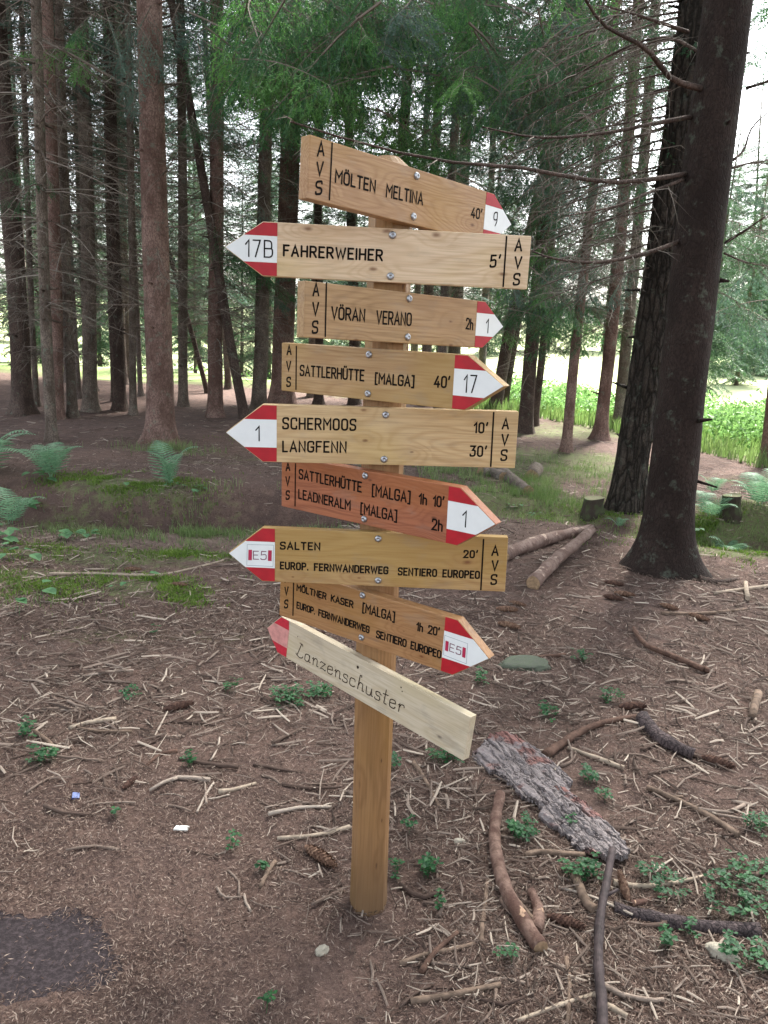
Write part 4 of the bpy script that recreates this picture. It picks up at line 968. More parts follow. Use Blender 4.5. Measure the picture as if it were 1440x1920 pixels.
for pts, y0, y1, r in [
    ([(1325, 168), (1260, 148), (1210, 90), (1130, 45), (1085, -25)], YD, YD-.9, .020),
    ([(1300, 218), (1210, 235), (1130, 250), (1010, 258), (905, 238)], YD, YD-.7, .014),
    ([(1290, 325), (1230, 335), (1150, 342), (1060, 330), (960, 312), (860, 306), (700, 275), (545, 228)], YD, YD-1.5, .015),
    ([(1285, 335), (1220, 360), (1150, 388), (1060, 405)], YD, YD-.9, .011),
    ([(1275, 452), (1210, 475), (1120, 492), (1040, 485), (992, 468)], YD, YD-1.1, .014),
    ([(1290, 60), (1200, 30), (1130, 10)], YD, YD-.4, .012),
    ([(1330, 110), (1250, 70), (1160, 95), (1080, 140), (960, 190)], YD, YD+.6, .010),
    ([(1400, 165), (1432, 155), (1470, 140)], YD, YD-.2, .010),
    ([(1375, 300), (1395, 280), (1410, 240), (1450, 200)], YD, YD+.3, .009),
    ([(1372, 315), (1410, 305), (1450, 300)], YD, YD+.4, .008),
    ([(1360, 455), (1400, 430), (1450, 395)], YD, YD-.3, .010),
    ([(1358, 475), (1400, 492), (1450, 500)], YD, YD+.3, .007)]:
    add_limb('Y', pts, y0, y1, r, twigs=16, L=.34)
rr = random.Random(11)
for i in range(28):      # thin dead limbs of the furrowed tree, sloping out to the left
    y = -20+i*19+rr.uniform(-9, 9); L = rr.uniform(150, 330)*(1 if i < 20 else .7); x = 1275-(y-100)*.12
    s = rr.uniform(.22, .45)
    add_limb('X', [(x, y), (x-L*.3, y+L*s*.22), (x-L*.65, y+L*s*.60), (x-L, y+L*s*1.1)], XD, XD+rr.uniform(-1.2, .8), .0085, twigs=26, L=.42, sub=5, thick=.0034, mat='bark_dark')
for pts, y1, r in [
    ([(275, 305), (215, 275), (150, 225), (90, 165), (30, 110), (-20, 70)], JD-.8, .010),
    ([(278, 325), (230, 318), (170, 295), (120, 270), (60, 235), (-20, 195)], JD+.6, .009),
    ([(272, 180), (240, 165), (190, 135), (120, 95), (40, 30), (-20, -10)], JD-.5, .011),
    ([(290, 425), (260, 398), (235, 355), (205, 320), (170, 300)], JD-.6, .010),
    ([(280, 495), (250, 500), (190, 488), (110, 475), (50, 465), (-20, 455)], JD-.7, .010),
    ([(290, 570), (240, 572), (180, 570), (90, 560), (-20, 553)], JD-.4, .008),
    ([(300, 335), (318, 310), (335, 280)], JD-.3, .009),
    ([(305, 425), (350, 424), (390, 405), (430, 395)], JD-.4, .009),
    ([(315, 565), (360, 575), (410, 580), (470, 575)], JD+.3, .007),
    ([(310, 510), (350, 508), (410, 490)], JD-.5, .007),
    ([(272, 30), (235, 28), (200, 5), (180, -20)], JD-.4, .011),
    ([(275, 50), (200, 38), (130, 8), (90, -15)], JD+.2, .008),
    ([(288, 430), (295, 470), (300, 510), (320, 530)], JD-.5, .007)]:
    add_limb('J', pts, JD, y1, r, twigs=13, L=.42, sub=4, mat='bark_grey', thick=.0032, down=.8)

# ------------------------------------------------------------------ green boughs hanging into view
NEARV = {}
def bough_mesh(seed, mat, droop):
    key = (seed, mat)
    if key not in NEARV:
        v, f = SP_NEAR[seed % 3]
        mb = MB(); ax = [Vector((t, .03*math.sin(t*5+240+seed % 3), -.20*t*t)) for t in [j/7 for j in range(8)]]; mb.spike(ax, .008, 4)
        twiggy(mb, ax, .003, random.Random(seed), 22, .40, 0, .08, .9, thick=.0022, bend=.5)
        n0 = len(v); me = bpy.data.meshes.new('leafy_bough')
        me.from_pydata(v.tolist()+[tuple(q) for q in mb.v], [], [tuple(q) for q in f.tolist()]+[tuple(i+n0 for i in q) for q in mb.f])
        me.materials.append(M[mat]); me.materials.append(M['dead']); me.polygons.foreach_set('material_index', np.array([0]*len(f)+[1]*len(mb.f), np.int32)); me.update(); NEARV[key] = me
    return NEARV[key]
def bough(tree_key, px, py, y, L, ang, el, mat, seed, into=.3):
    """a leafy bough: its middle seen at the photo pixel, growing along ang (degrees in plan)"""
    root = TREES[tree_key][0]; a = math.radians(ang); d = Vector((math.cos(a)*math.cos(el), math.sin(a)*math.cos(el), math.sin(el)))
    c = wp(px, py, y); o = link('leafy_bough', bough_mesh(seed, mat, 0), root)
    R = d.to_track_quat('X', 'Z').to_matrix().to_4x4()
    mw = Matrix.Translation(c-d*L*.5) @ R @ Matrix.Scale(L, 4)
    o.matrix_local = root_matrix(root).inverted() @ mw
    return o
rr = random.Random(21)
def cloud(tree_key, n, x0, x1, y0, y1, d0, d1, L0, L1, mats, el=(-.5, 0)):
    for i in range(n):
        bough(tree_key, rr.uniform(x0, x1), rr.uniform(y0, y1), rr.uniform(d0, d1), rr.uniform(L0, L1), rr.uniform(0, 360), rr.uniform(*el), rr.choice(mats), rr.randrange(3))
cloud('Q', 84, 440, 700, -60, 150, 7.0, 10, .9, 1.5, ['needle', 'needle', 'needle_light', 'needle_light'])
cloud('Q', 26, 560, 820, 120, 290, 8.5, 11, .9, 1.3, ['needle', 'needle_light', 'needle', 'needle_light'])
cloud('BB', 44, 640, 900, -60, 60, 7.5, 12, .9, 1.5, ['needle', 'needle_blue', 'needle_light'])
cloud('CC', 54, 880, 1120, -40, 150, 7, 10, .9, 1.4, ['needle', 'needle_light', 'needle_blue'])
cloud('CC', 30, 880, 1120, 130, 330, 9.5, 13, .9, 1.3, ['needle', 'needle_blue'])
cloud('TT', 26, 880, 1110, 330, 560, 9.5, 11.5, .8, 1.3, ['needle', 'needle_blue', 'needle_light'])
cloud('TT', 16, 930, 1090, 530, 640, 9.5, 11, .6, 1.0, ['needle', 'needle_light'])
cloud('J', 7, 215, 320, 60, 230, 8.2, 9.0, .5, .9, ['needle_blue'], (-1.1, -.4))
cloud('M', 9, 330, 430, 100, 240, 9.5, 11.5, .5, .9, ['needle_blue', 'needle'], (-.8, -.2))
cloud('A', 5, 0, 90, 310, 400, 8.8, 10, .4, .7, ['needle'], (-.6, 0))
cloud('D', 5, 100, 180, 20, 120, 8.8, 10, .5, .8, ['needle', 'needle_light'], (-.6, 0))
cloud('X', 22, 960, 1270, -20, 300, 6.4, 8.5, .6, 1.1, ['needle', 'needle', 'needle_blue'], (-.7, -.1))
cloud('X', 14, 960, 1230, 300, 540, 7, 9, .5, .9, ['needle', 'needle_blue'], (-.7, -.1))
cloud('P', 18, 400, 560, 180, 560, 11, 13, .8, 1.3, ['needle_blue', 'needle'])
cloud('Z', 18, 1340, 1460, 320, 660, 10.5, 14, .9, 1.5, ['needle_blue', 'far_needle'])
cloud('V', 12, 1090, 1250, 380, 640, 12, 14, .8, 1.3, ['needle_blue', 'far_needle', 'needle'])

# ================================================================== THINGS LYING ON THE GROUND
def mat_log():
    t = NT('peeling_log_bark'); v = t.coord()
    n = t.noise(v, 14, 4, .6); n2 = t.noise(v, 60, 4, .65); p = t.noise(v, 9, 3, .6, .6)
    c = t.mix(t.step(n, .35, .65), (.13, .082, .065), (.21, .15, .125))
    c = t.mix(t.step(n2, .45, .7, 0, .7), c, (.085, .05, .04))
    c = t.mix(t.step(p, .60, .64, 0, .8), c, (.40, .30, .24))
    return t.finish(c, .8, t.bump(n2, .7, .006), spec=.2)
M['log'] = mat_log()
def mat_limb():
    t = NT('red_brown_limb_bark'); v = t.coord()
    n = t.noise(v, 22, 4, .6); n2 = t.noise(v, 110, 4, .65); p = t.noise(v, 13, 3, .55, .8)
    c = t.mix(t.step(n, .35, .65), (.075, .040, .030), (.17, .11, .085))
    c = t.mix(t.step(n2, .45, .7, 0, .6), c, (.055, .028, .02))
    c = t.mix(t.step(p, .62, .65, 0, .75), c, (.36, .24, .16))
    return t.finish(c, .8, t.bump(n2, .7, .004), spec=.2)
M['limb'] = mat_limb()
M['darkstick'] = mat_plain('dark_damp_stick_bark', (.050, .036, .036), .75, .6, 45, .25, bmp=.6)
M['palestick'] = mat_plain('bleached_stick', (.36, .29, .22), .8, .45, 40, .15, bmp=.5)
M['greystick'] = mat_plain('grey_brown_stick', (.19, .135, .10), .85, .6, 35, .15, bmp=.6)
M['brownstick'] = mat_plain('brown_stick_bark', (.115, .068, .05), .85, .55, 35, .15, bmp=.6)
M['cone'] = mat_island('spruce_cone_scales', [(0, (.10, .055, .038)), (.5, (.17, .10, .068)), (1, (.25, .16, .11))])
M['cone_dark'] = mat_island('damp_cone_scales', [(0, (.05, .028, .022)), (1, (.12, .068, .05))])
def mat_plate():
    t = NT('grey_violet_bark_plate'); v = t.coord()
    w = t.noise(v, 16, 4, .65, out=1)
    cr = t.vor(t.add3(t.mapv(v, (7, 34, 14)), w), 1.0, feature='DISTANCE_TO_EDGE')
    n = t.noise(v, 38, 5, .7); big = t.noise(v, 7, 3, .6)
    c = t.mix(n, (.12, .10, .097), (.30, .265, .26))
    c = t.mix(t.step(big, .56, .66, 0, .75), c, (.20, .075, .058))
    c = t.mix(t.step(cr, .055, .0, 0, .9), c, (.025, .018, .018))
    h = t.m('ADD', t.m('MULTIPLY', t.step(cr, 0, .25), 1.5), n)
    return t.finish(c, .85, t.bump(h, 1., .008), spec=.2)
M['plate'] = mat_plate()
M['plate_dark'] = mat_bark('blackened_bark', (.050, .040, .042), (.12, .09, .088), (.025, .02, .02), sc=1.2, crack=.8)
def mat_rock(name, a, b, moss=0.):
    t = NT(name); v = t.coord(); n = t.noise(v, 18, 5, .65); n2 = t.noise(v, 90, 4, .7)
    c = t.mix(n, a, b); c = t.mix(t.step(n2, .5, .7, 0, .5), c, tuple(x*.5 for x in a))
    if moss: c = t.mix(t.step(t.noise(v, 12, 4, .6), .42, .6, 0, moss), c, (.06, .10, .03))
    return t.finish(c, .85, t.bump(n2, .6, .004), spec=.25)
M['rock_dark'] = mat_rock('dark_green_stone', (.060, .068, .052), (.11, .12, .095), .3)
M['rock_pale'] = mat_rock('pale_stone', (.32, .28, .22), (.48, .44, .36), .15)
M['paper'] = mat_plain('white_scrap', (.62, .62, .58), .7, .2, 30)
M['bluescrap'] = mat_plain('blue_scrap', (.05, .10, .30), .45, .4, 120)
M['stump'] = mat_rock('mossy_stump', (.022, .016, .012), (.05, .037, .027), .35)
def px2m(wpx, P): return wpx*depth(P)/FPX

def stick_px(name, pts, w0, w1, mat, label, cat='stick', lift=0., n=12, sides=8, group=None, capmat=None, forks=(), lifts=None, wob=.12):
    q = []; m = len(pts)
    for i in range(n):
        t = i/(n-1)*(m-1); k = min(int(t), m-2); f = t-k
        p0, p1, p2, p3 = [Vector(pts[min(max(j, 0), m-1)]) for j in (k-1, k, k+1, k+2)]
        c = .5*((2*p1)+(p2-p0)*f+(2*p0-5*p1+4*p2-p3)*f*f+(3*p1-p0-3*p2+p3)*f**3)
        P = gp(c.x, c.y); w = w0+(w1-w0)*i/(n-1); r = px2m(w, P)/2
        L = lift if lifts is None else lifts[0]+(lifts[1]-lifts[0])*i/(n-1)
        # the pixel is that of the stick itself, so step back along the ray to its height
        ry = ray(c.x, c.y); P2 = CAMP+ry*((P.z+r*.75+L-CAMH)/ry.z); q.append((P2, r))
    org = Vector((q[0][0].x, q[0][0].y, q[0][0].z-q[0][1]))
    rnd = random.Random(int(pts[0][0]*3+pts[0][1])); mb = MB(); mb.capmat = 1 if capmat else 0
    mb.tube([p-org for p, r in q], [r*(1+.06*math.sin(i*1.9)) for i, (p, r) in enumerate(q)], sides, True, 0, 0, wob, rnd)
    for t, ang, L, rr in forks:       # short side stubs
        i = int(t*(n-1)); p = q[i][0]-org; d = (q[min(i+1, n-1)][0]-q[max(i-1, 0)][0]).normalized()
        s = Vector((-d.y, d.x, 0)); dd = (d*math.cos(ang)+s*math.sin(ang)+Vector((0, 0, .15))).normalized()
        mb.tube([p, p+dd*L*.5, p+dd*L], [rr*q[i][1], rr*q[i][1]*.85, rr*q[i][1]*.6], 6)
    o = link(name, mb.mesh(name, *([mat, capmat] if capmat else [mat]), smooth=False), None, org)
    o.data.polygons.foreach_set('use_smooth', np.array([len(p.vertices) == 4 for p in o.data.polygons]))
    return tag(o, label, cat, group)
stick_px('log', [(942, 1042), (1010, 1016), (1065, 1002), (1112, 992)], 27, 18, M['log'], 'straight log lying behind the thinner one, bark partly peeled, right of the signpost', 'log', sides=12, capmat=M['cutwood'], n=16)
stick_px('log', [(1000, 1094), (1040, 1052), (1080, 1020), (1114, 988)], 27, 15, M['log'], 'knotty thin log lying across the other one, cut end toward the camera', 'log', sides=12, capmat=M['cutwood'], n=18, lifts=(0, .07))
stick_px('log', [(900, 886), (925, 889), (946, 896)], 24, 22, M['bark_pale'], 'short log in the grass close to the lower right board corner', 'log', sides=12, capmat=M['cutwood'], n=6)
stick_px('log', [(938, 884), (960, 900), (990, 922)], 24, 22, M['bark_pale'], 'grey log lying in the ditch grass, its cut end facing right', 'log', sides=12, capmat=M['cutwood'], n=8)
stick_px('log', [(1006, 878), (997, 893)], 24, 24, M['bark_grey'], 'stubby log piece lying alone in the grass right of the grey log', 'log', sides=12, capmat=M['cutwood'], n=4)
stick_px('curved_branch', [(938, 1490), (928, 1545), (930, 1600), (948, 1665), (978, 1722), (1014, 1778)], 19, 31, M['limb'], 'thick curved red brown branch with a sawn end, right of the post', 'branch', sides=14, capmat=M['cutwood'], n=26, lift=.002, wob=.04)
stick_px('side_branch', [(1004, 1746), (1010, 1715), (1004, 1690), (996, 1672)], 26, 17, M['limb'], 'short forked stub lying against the sawn end of the curved branch', 'branch', sides=10, n=8)
stick_px('dark_stick', [(1148, 1592), (1138, 1650), (1126, 1720), (1122, 1800), (1128, 1870), (1130, 1940)], 12, 22, M['darkstick'], 'long straight dark stick running out of the bottom edge at the right', 'stick', sides=10, n=18, lifts=(.05, .015), forks=((.35, 2.4, .05, .5),))
stick_px('long_branch', [(1022, 1416), (1060, 1390), (1110, 1362), (1165, 1348), (1215, 1342)], 17, 9, M['brownstick'], 'long arched brown branch just above the bark plate', 'branch', sides=8, n=14, lift=.004)
stick_px('long_branch', [(1188, 1178), (1210, 1208), (1262, 1230), (1322, 1256)], 8, 12, M['brownstick'], 'slightly bent brown branch with a knobbed lower end, right middle ground', 'branch', n=12, lift=.01, forks=((1., .4, .02, 1.3),))
stick_px('long_stick', [(1214, 1476), (1270, 1500), (1330, 1530), (1385, 1566)], 10, 12, M['greystick'], 'long grey stick lying diagonally in the lower right', n=12, forks=((.3, .7, .04, .6),))
stick_px('long_stick', [(1065, 1402), (1110, 1418), (1170, 1440)], 8, 10, M['palestick'], 'pale straight stick right of the upper bark plate', n=8)
stick_px('long_stick', [(92, 1076), (180, 1076), (290, 1079), (360, 1066), (420, 1050)], 7, 4, M['palestick'], 'long thin pale stick lying on the mossy ground at the left', n=18, sides=6)
stick_px('long_stick', [(950, 1226), (1000, 1232), (1060, 1228)], 6, 9, M['brownstick'], 'brown stick touching the top of the dark green stone', n=8)
stick_px('long_stick', [(1150, 1654), (1200, 1662), (1260, 1656), (1330, 1640)], 13, 5, M['palestick'], 'pale stick running right behind the upright cone, lower right', n=12, lift=.004)
stick_px('long_stick', [(984, 1604), (1010, 1597), (1050, 1600), (1096, 1603)], 11, 11, M['greystick'], 'short sturdy stick just below the lower bark plate', n=8, lift=.003)
stick_px('long_stick', [(750, 1808), (800, 1790), (850, 1780), (888, 1770)], 11, 8, M['greystick'], 'grey stick lying crosswise at the lower middle, right of the post foot', n=9)
stick_px('long_stick', [(790, 1822), (815, 1785), (858, 1748)], 12, 8, M['brownstick'], 'brown stick crossed under the grey one at the lower middle', n=8, lift=.006)
stick_px('long_stick', [(770, 1878), (830, 1868), (885, 1858), (938, 1846)], 13, 11, M['greystick'], 'bleached grey stick near the bottom edge, right of centre', n=9)
stick_px('long_stick', [(970, 1914), (1040, 1888), (1116, 1864)], 7, 10, M['palestick'], 'thin straight pale stick leaning towards the dark stick at the bottom', n=8)
stick_px('long_stick', [(1136, 1884), (1176, 1906)], 12, 13, M['palestick'], 'stub of pale stick just right of the dark stick at the bottom', n=4)
stick_px('long_stick', [(1064, 1920), (1068, 1850), (1062, 1796)], 9, 10, M['greystick'], 'upright looking grey stick left of the dark stick at the bottom', n=7)
stick_px('long_stick', [(902, 1768), (906, 1720), (914, 1650)], 11, 7, M['greystick'], 'thin grey stick lying parallel to the curved branch on its left', n=9)
stick_px('long_stick', [(520, 1572), (580, 1568), (630, 1558), (656, 1550)], 8, 9, M['palestick'], 'pale bent stick left of the post above the large cone', n=8)
stick_px('long_stick', [(516, 1615), (500, 1638), (488, 1664)], 9, 8, M['greystick'], 'short grey stick left of the large cone', n=5)
stick_px('long_stick', [(410, 1485), (440, 1480), (480, 1468)], 11, 5, M['palestick'], 'flat whitish wood splinter lying in the left middle ground', n=6)
stick_px('long_stick', [(130, 1365), (165, 1355), (218, 1348)], 8, 9, M['palestick'], 'pale stick of the little heap at the left', n=6)
stick_px('long_stick', [(62, 1370), (90, 1390), (108, 1412)], 8, 10, M['greystick'], 'grey stick slanting down in the left middle ground', n=5)
stick_px('long_stick', [(128, 1356), (170, 1370), (248, 1372)], 6, 8, M['greystick'], 'dark grey stick below the pale heap at the left', n=6)
stick_px('long_stick', [(270, 1440), (300, 1415), (332, 1408)], 6, 8, M['brownstick'], 'brown stick rising to the right in the left middle ground', n=6)
stick_px('long_stick', [(776, 1430), (800, 1468), (826, 1518)], 10, 6, M['greystick'], 'slanting stick between the post and the bark plate', n=7)
stick_px('long_stick', [(1078, 1640), (1098, 1690), (1116, 1706)], 17, 19, M['greystick'], 'stout grey stick end touching the dark stick on its left', n=6)
stick_px('long_stick', [(955, 1670), (990, 1712), (1010, 1738)], 8, 11, M['greystick'], 'stick lying close along the forked stub of the curved branch', n=6, lift=.01)
stick_px('mossy_branch', [(1205, 1348), (1240, 1385), (1300, 1415)], 30, 22, M['plate_dark'], 'dark rotten branch at the right, end of the long arched branch', 'branch', n=8, sides=9)
stick_px('mossy_branch', [(1150, 1705), (1220, 1722), (1300, 1738), (1425, 1748)], 26, 34, M['plate_dark'], 'blackened rotten branch half sunk in the ground at the lower right', 'branch', n=14, sides=10, lift=-.012)
stick_px('mossy_branch', [(1262, 1668), (1210, 1690), (1182, 1696)], 7, 15, M['limb'], 'short split reddish stick beside the upright cone', 'stick', n=6)
stick_px('root', [(1310, 1086), (1345, 1092), (1385, 1086)], 16, 7, M['bark_dark'], 'dark surface root running right from the nearest trunk', 'root', n=6, sides=8, lift=-.008)
stick_px('long_stick', [(1402, 1122), (1398, 1092)], 9, 8, M['palestick'], 'stubby pale stick upright in the needles below the bright moss', n=3, lift=.01)
stick_px('long_stick', [(1340, 1112), (1400, 1104), (1450, 1098)], 6, 9, M['palestick'], 'thin pale stick below the bright moss at the right edge', n=6)
stick_px('long_stick', [(1240, 1150), (1320, 1150), (1400, 1142)], 8, 5, M['greystick'], 'flat grey stick in the litter under the nearest trunk', n=6)
stick_px('long_stick', [(1410, 1345), (1422, 1300)], 15, 16, M['greystick'], 'thick bleached stub at the right edge of the middle ground', n=4)

# common short twigs, each its own object
TW = []
for i in range(14):
    rnd = random.Random(700+i); mb = MB(); k = 5 if i < 9 else 8; bend = rnd.uniform(-.10, .10) if i % 3 else rnd.uniform(-.22, .22)
    path = [Vector((t-.5, bend*math.sin(math.pi*t)+rnd.uniform(-.015, .015), .012*rnd.random())) for t in [j/(k-1) for j in range(k)]]
    r0 = .038*rnd.uniform(.7, 1.2); r1 = r0*rnd.uniform(.45, .95)
    mb.tube(path, [r0+(r1-r0)*j/(k-1) for j in range(k)], 6, True, 0, 0, .16, rnd)
    if i % 4 == 3: mb.tube([path[2], path[2]+Vector((.10, .09*(1 if i % 2 else -1), .03))], [r0*.6, r0*.35], 5)
    me = mb.mesh('twig', M['stick']); me.polygons.foreach_set('use_smooth', np.array([len(p.vertices) == 4 for p in me.polygons])); TW.append(me)
rr = random.Random(33); cnt = 0
def twig_at(x, y, L, a, thick=1.):
    global cnt
    o = bpy.data.objects.new('twig', TW[rr.randrange(14)]); COL.objects.link(o)
    w = L*rr.uniform(.55, 1.25)*thick if L < .16 else .14*rr.uniform(.6, 1.2)*thick
    o.scale = (L, w, w); o.rotation_euler = (0, rr.uniform(-.08, .08), a); o.location = (x, y, Gs(x, y)+.034*w)
    o['label'] = 'short broken twig, about finger long to hand long, lying loose on the needle litter'; o['category'] = 'twig'; o['group'] = 'short broken twigs on the forest floor'; cnt += 1
zonespx = [((60, 640), (1270, 1530), 86), ((0, 640), (1130, 1290), 40), ((760, 1430), (1130, 1480), 66), ((1150, 1440), (1480, 1900), 42), ((740, 1120), (1560, 1900), 28), ((380, 640), (1520, 1740), 18), ((0, 400), (1530, 1800), 9)]
for (xa, xb), (ya, yb), n in zonespx:
    for _ in range(n):
        P = gp(rr.uniform(xa, xb), rr.uniform(ya, yb))
        if (P.x-MUD[0])**2/.3**2+(P.y-MUD[1])**2/.2**2 < 1: continue
        if (P.x-.012)**2+(P.y-1.83)**2 < .01: continue
        twig_at(P.x, P.y, rr.choice([.05, .07, .08, .10, .12, .15, .19])*rr.uniform(.8, 1.2), rr.choice([rr.uniform(0, 6.28), rr.gauss(0.1, .5)]), rr.uniform(.8, 1.5))

# spruce cones
def cone_mesh(seed, mat):
    rnd = random.Random(seed); mb = MB(); L = 1.0; R = .16
    prof = lambda t: R*(math.sin(math.pi*min(1, t*.96+.04))**.55)*(1-.18*t)
    path = [Vector((t*L-.5, 0, 0)) for t in [j/9 for j in range(10)]]
    mb.tube(path, [max(.01, prof(j/9)*.85) for j in range(10)], 8)
    N = 110
    for i in range(N):
        t = .03+.95*i/N; a = i*2.39996; r = prof(t); c = Vector((t*L-.5, math.cos(a)*r*.8, math.sin(a)*r*.8)); n = Vector((0, math.cos(a), math.sin(a))); s = Vector((0, -math.sin(a), math.cos(a))); d = Vector((1, 0, 0))
        w = .052*(r/R)+.012; tip = c+d*.075+n*(.035+.012*rnd.random())
        mb.poly([c-s*w, c-s*w*.8+d*.05+n*.03, tip, c+s*w*.8+d*.05+n*.03, c+s*w])
    return mb.mesh('spruce_cone', mat)
CM = [cone_mesh(1, M['cone']), cone_mesh(2, M['cone_dark'])]
def cone(px, py, L, ang, m, label, up=0.):
    P = gp(px, py); o = link('spruce_cone', CM[m], None, (P.x, P.y, P.z+.13*L+up*L*.4)); o.scale = (L, L, L); o.rotation_euler = (rr.uniform(0, 6), -up, math.radians(ang)); tag(o, label, 'cone', 'spruce cones on the ground'); return o
cone(600, 1614, .125, -40, 0, 'large brown spruce cone lying left of the post foot')
cone(1167, 1676, .085, 98, 0, 'grey brown cone standing almost upright beside the dark stick', .5)
cone(1060, 1735, .10, -20, 1, 'dark spruce cone lying near the forked stub of the curved branch')
cone(243, 1472, .07, 70, 1, 'dark cone lying on the left beside short twigs')
cone(950, 1147, .12, 0, 0, 'spruce cone below the lowest square board end at the right')
cone(954, 1177, .12, -25, 0, 'reddish cone just above the brown stick by the stone')
cone(970, 1136, .10, -30, 0, 'cone lying behind two others right of the E5 arrow')
cone(1150, 1098, .12, -20, 1, 'cone in the litter in front of the nearest trunk, left one')
cone(1150, 1125, .12, -25, 1, 'cone in the litter in front of the nearest trunk, middle one')
cone(1170, 1118, .12, -15, 0, 'cone in the litter in front of the nearest trunk, right one')
cone(1254, 1142, .11, -45, 0, 'cone lying below the dark surface root')
cone(1310, 1162, .12, -50, 0, 'cone lying alone between pale sticks at the right')
cone(1185, 1330, .12, 10, 1, 'cone half buried above the long arched branch')
cone(250, 1071, .10, 0, 0, 'cone lying beside the long thin pale stick on the moss')
cone(336, 1100, .10, -5, 0, 'cone lying to the right of the mossy patch at the left')
cone(335, 1330, .12, 35, 1, 'black rotten cone in the left middle ground')
cone(1345, 1435, .12, -30, 1, 'dark cone lying near the right edge')
cone(590, 1192, .10, 20, 1, 'small dark cone near the pale tip of the lowest board')

# bark plates
def plate(poly, label, mat, hgt=.035, thick=.016, nm='bark_plate'):
    P = [gp(*p) for p in poly]; c = sum(P, Vector())/len(P); P2 = [(p.x-c.x, p.y-c.y) for p in P]
    A = np.array(P2); w, ev = np.linalg.eigh(A.T@A); ax = ev[:, 1]; ay = np.array([-ax[1], ax[0]])
    Q = np.stack([A@ax, A@ay], 1); x0, y0 = Q.min(0); x1, y1 = Q.max(0); nu, nv = 84, 44
    def inside(x, y):
        r = False; j = len(Q)-1
        for i in range(len(Q)):
            if (Q[i][1] > y) != (Q[j][1] > y) and x < (Q[j][0]-Q[i][0])*(y-Q[i][1])/(Q[j][1]-Q[i][1])+Q[i][0]: r = not r
            j = i
        return r
    us = np.linspace(x0, x1, nu); vs_ = np.linspace(y0, y1, nv); idx = {}; mb = MB(); cells = []
    jx = (vn(*np.meshgrid(us*40, vs_*40), 5)-.5)*.012
    for i in range(nu-1):
        for j in range(nv-1):
            xx, yy = (us[i]+us[i+1])/2, (vs_[j]+vs_[j+1])/2
            jit = (vn(np.array([xx*55]), np.array([yy*55]), 9)[0]-.5)*.018
            if inside(xx+jit, yy+jit): cells.append((i, j))
    def vert(i, j, lo):
        if (i, j, lo) not in idx:
            u, v = us[i], vs_[j]; e = (v-(y0+y1)/2)/((y1-y0)/2)
            wx = u*ax[0]+v*ay[0]; wy = u*ax[1]+v*ay[1]; g = Gs(wx+c.x, wy+c.y)-c.z
            r = float(fbm(np.array([u*22]), np.array([v*75]), 61, 4)[0]); st = float(vn(np.array([u*16+r*3]), np.array([v*48]), 62)[0])
            z = g+.008+hgt*(1-e*e)*.7+(.022*(r-.5)+.010*round(st*3)/3)*1.1
            idx[(i, j, lo)] = len(mb.v); mb.v.append(Vector((u, v, z-(thick if lo else 0)-(.004 if lo else 0))))
        return idx[(i, j, lo)]
    S = set(cells)
    for i, j in cells:
        q = [(i, j), (i+1, j), (i+1, j+1), (i, j+1)]
        mb.f.append(tuple(vert(*a, 0) for a in q)); mb.m.append(0)
        mb.f.append(tuple(vert(*a, 1) for a in q[::-1])); mb.m.append(0)
        for (di, dj), (a, b) in {(0, -1): (0, 1), (1, 0): (1, 2), (0, 1): (2, 3), (-1, 0): (3, 0)}.items():
            if (i+di, j+dj) not in S: mb.f.append((vert(*q[a], 1), vert(*q[b], 1), vert(*q[b], 0), vert(*q[a], 0))); mb.m.append(0)
    o = link(nm, mb.mesh(nm, mat), None, c); o.rotation_euler = (0, 0, math.atan2(ax[1], ax[0])); return tag(o, label, 'bark')
Z4 = lambda L, ox=880, oy=1380, s=4.: [(ox+x/s, oy+y/s) for x, y in L]
plate(Z4([(30, 160), (110, 95), (240, 25), (340, 40), (480, 120), (600, 200), (760, 340), (740, 420), (700, 500), (640, 570), (530, 570), (380, 480), (280, 370), (130, 270), (40, 190)]), 'large furrowed grey violet bark plate with reddish patches, upper of two', M['plate'])
plate(Z4([(510, 545), (600, 470), (690, 440), (850, 540), (1050, 680), (1190, 900), (1190, 960), (1080, 980), (940, 940), (800, 860), (680, 740), (560, 660)]), 'grey bark plate continuing below the larger one, lower of two', M['plate'])
# stones, scraps, stumps
def lump(name, px, py, sx, sy, sz, mat, label, cat, seed, rot=0., sink=.35, flat=1.):
    P = gp(px, py); bm = bmesh.new(); bmesh.ops.create_icosphere(bm, subdivisions=4, radius=1)
    for v in bm.verts:
        q = v.co*1.3+Vector((seed, seed*2, 0)); n = mnoise.noise(q)*.28+mnoise.noise(q*3)*.09
        v.co *= 1+n; v.co.z = max(-1, min(v.co.z, flat+.06*mnoise.noise(q*2)))
    me = bpy.data.meshes.new(name); bm.to_mesh(me); bm.free(); me.materials.append(mat)
    me.polygons.foreach_set('use_smooth', np.ones(len(me.polygons), bool))
    o = link(name, me, None, (P.x, P.y, P.z+sz*(1-sink)*.5)); o.scale = (sx, sy, sz); o.rotation_euler = (0, 0, rot); return tag(o, label, cat)
lump('flat_stone', 986, 1250, .125, .075, .035, M['rock_dark'], 'flat dark green stone lying behind the tip of the E5 board', 'stone', 3, .1, flat=.55)
lump('stone', 1352, 1792, .040, .028, .024, M['rock_pale'], 'pale stone at the lower right beside clover leaves', 'stone', 5, -.4)
lump('stone', 862, 1580, .018, .012, .010, M['rock_pale'], 'small whitish pebble right of the post', 'stone', 6, .3)
lump('stone', 603, 1784, .020, .013, .010, M['rock_pale'], 'small pale pebble left of the post foot', 'stone', 7, .8)
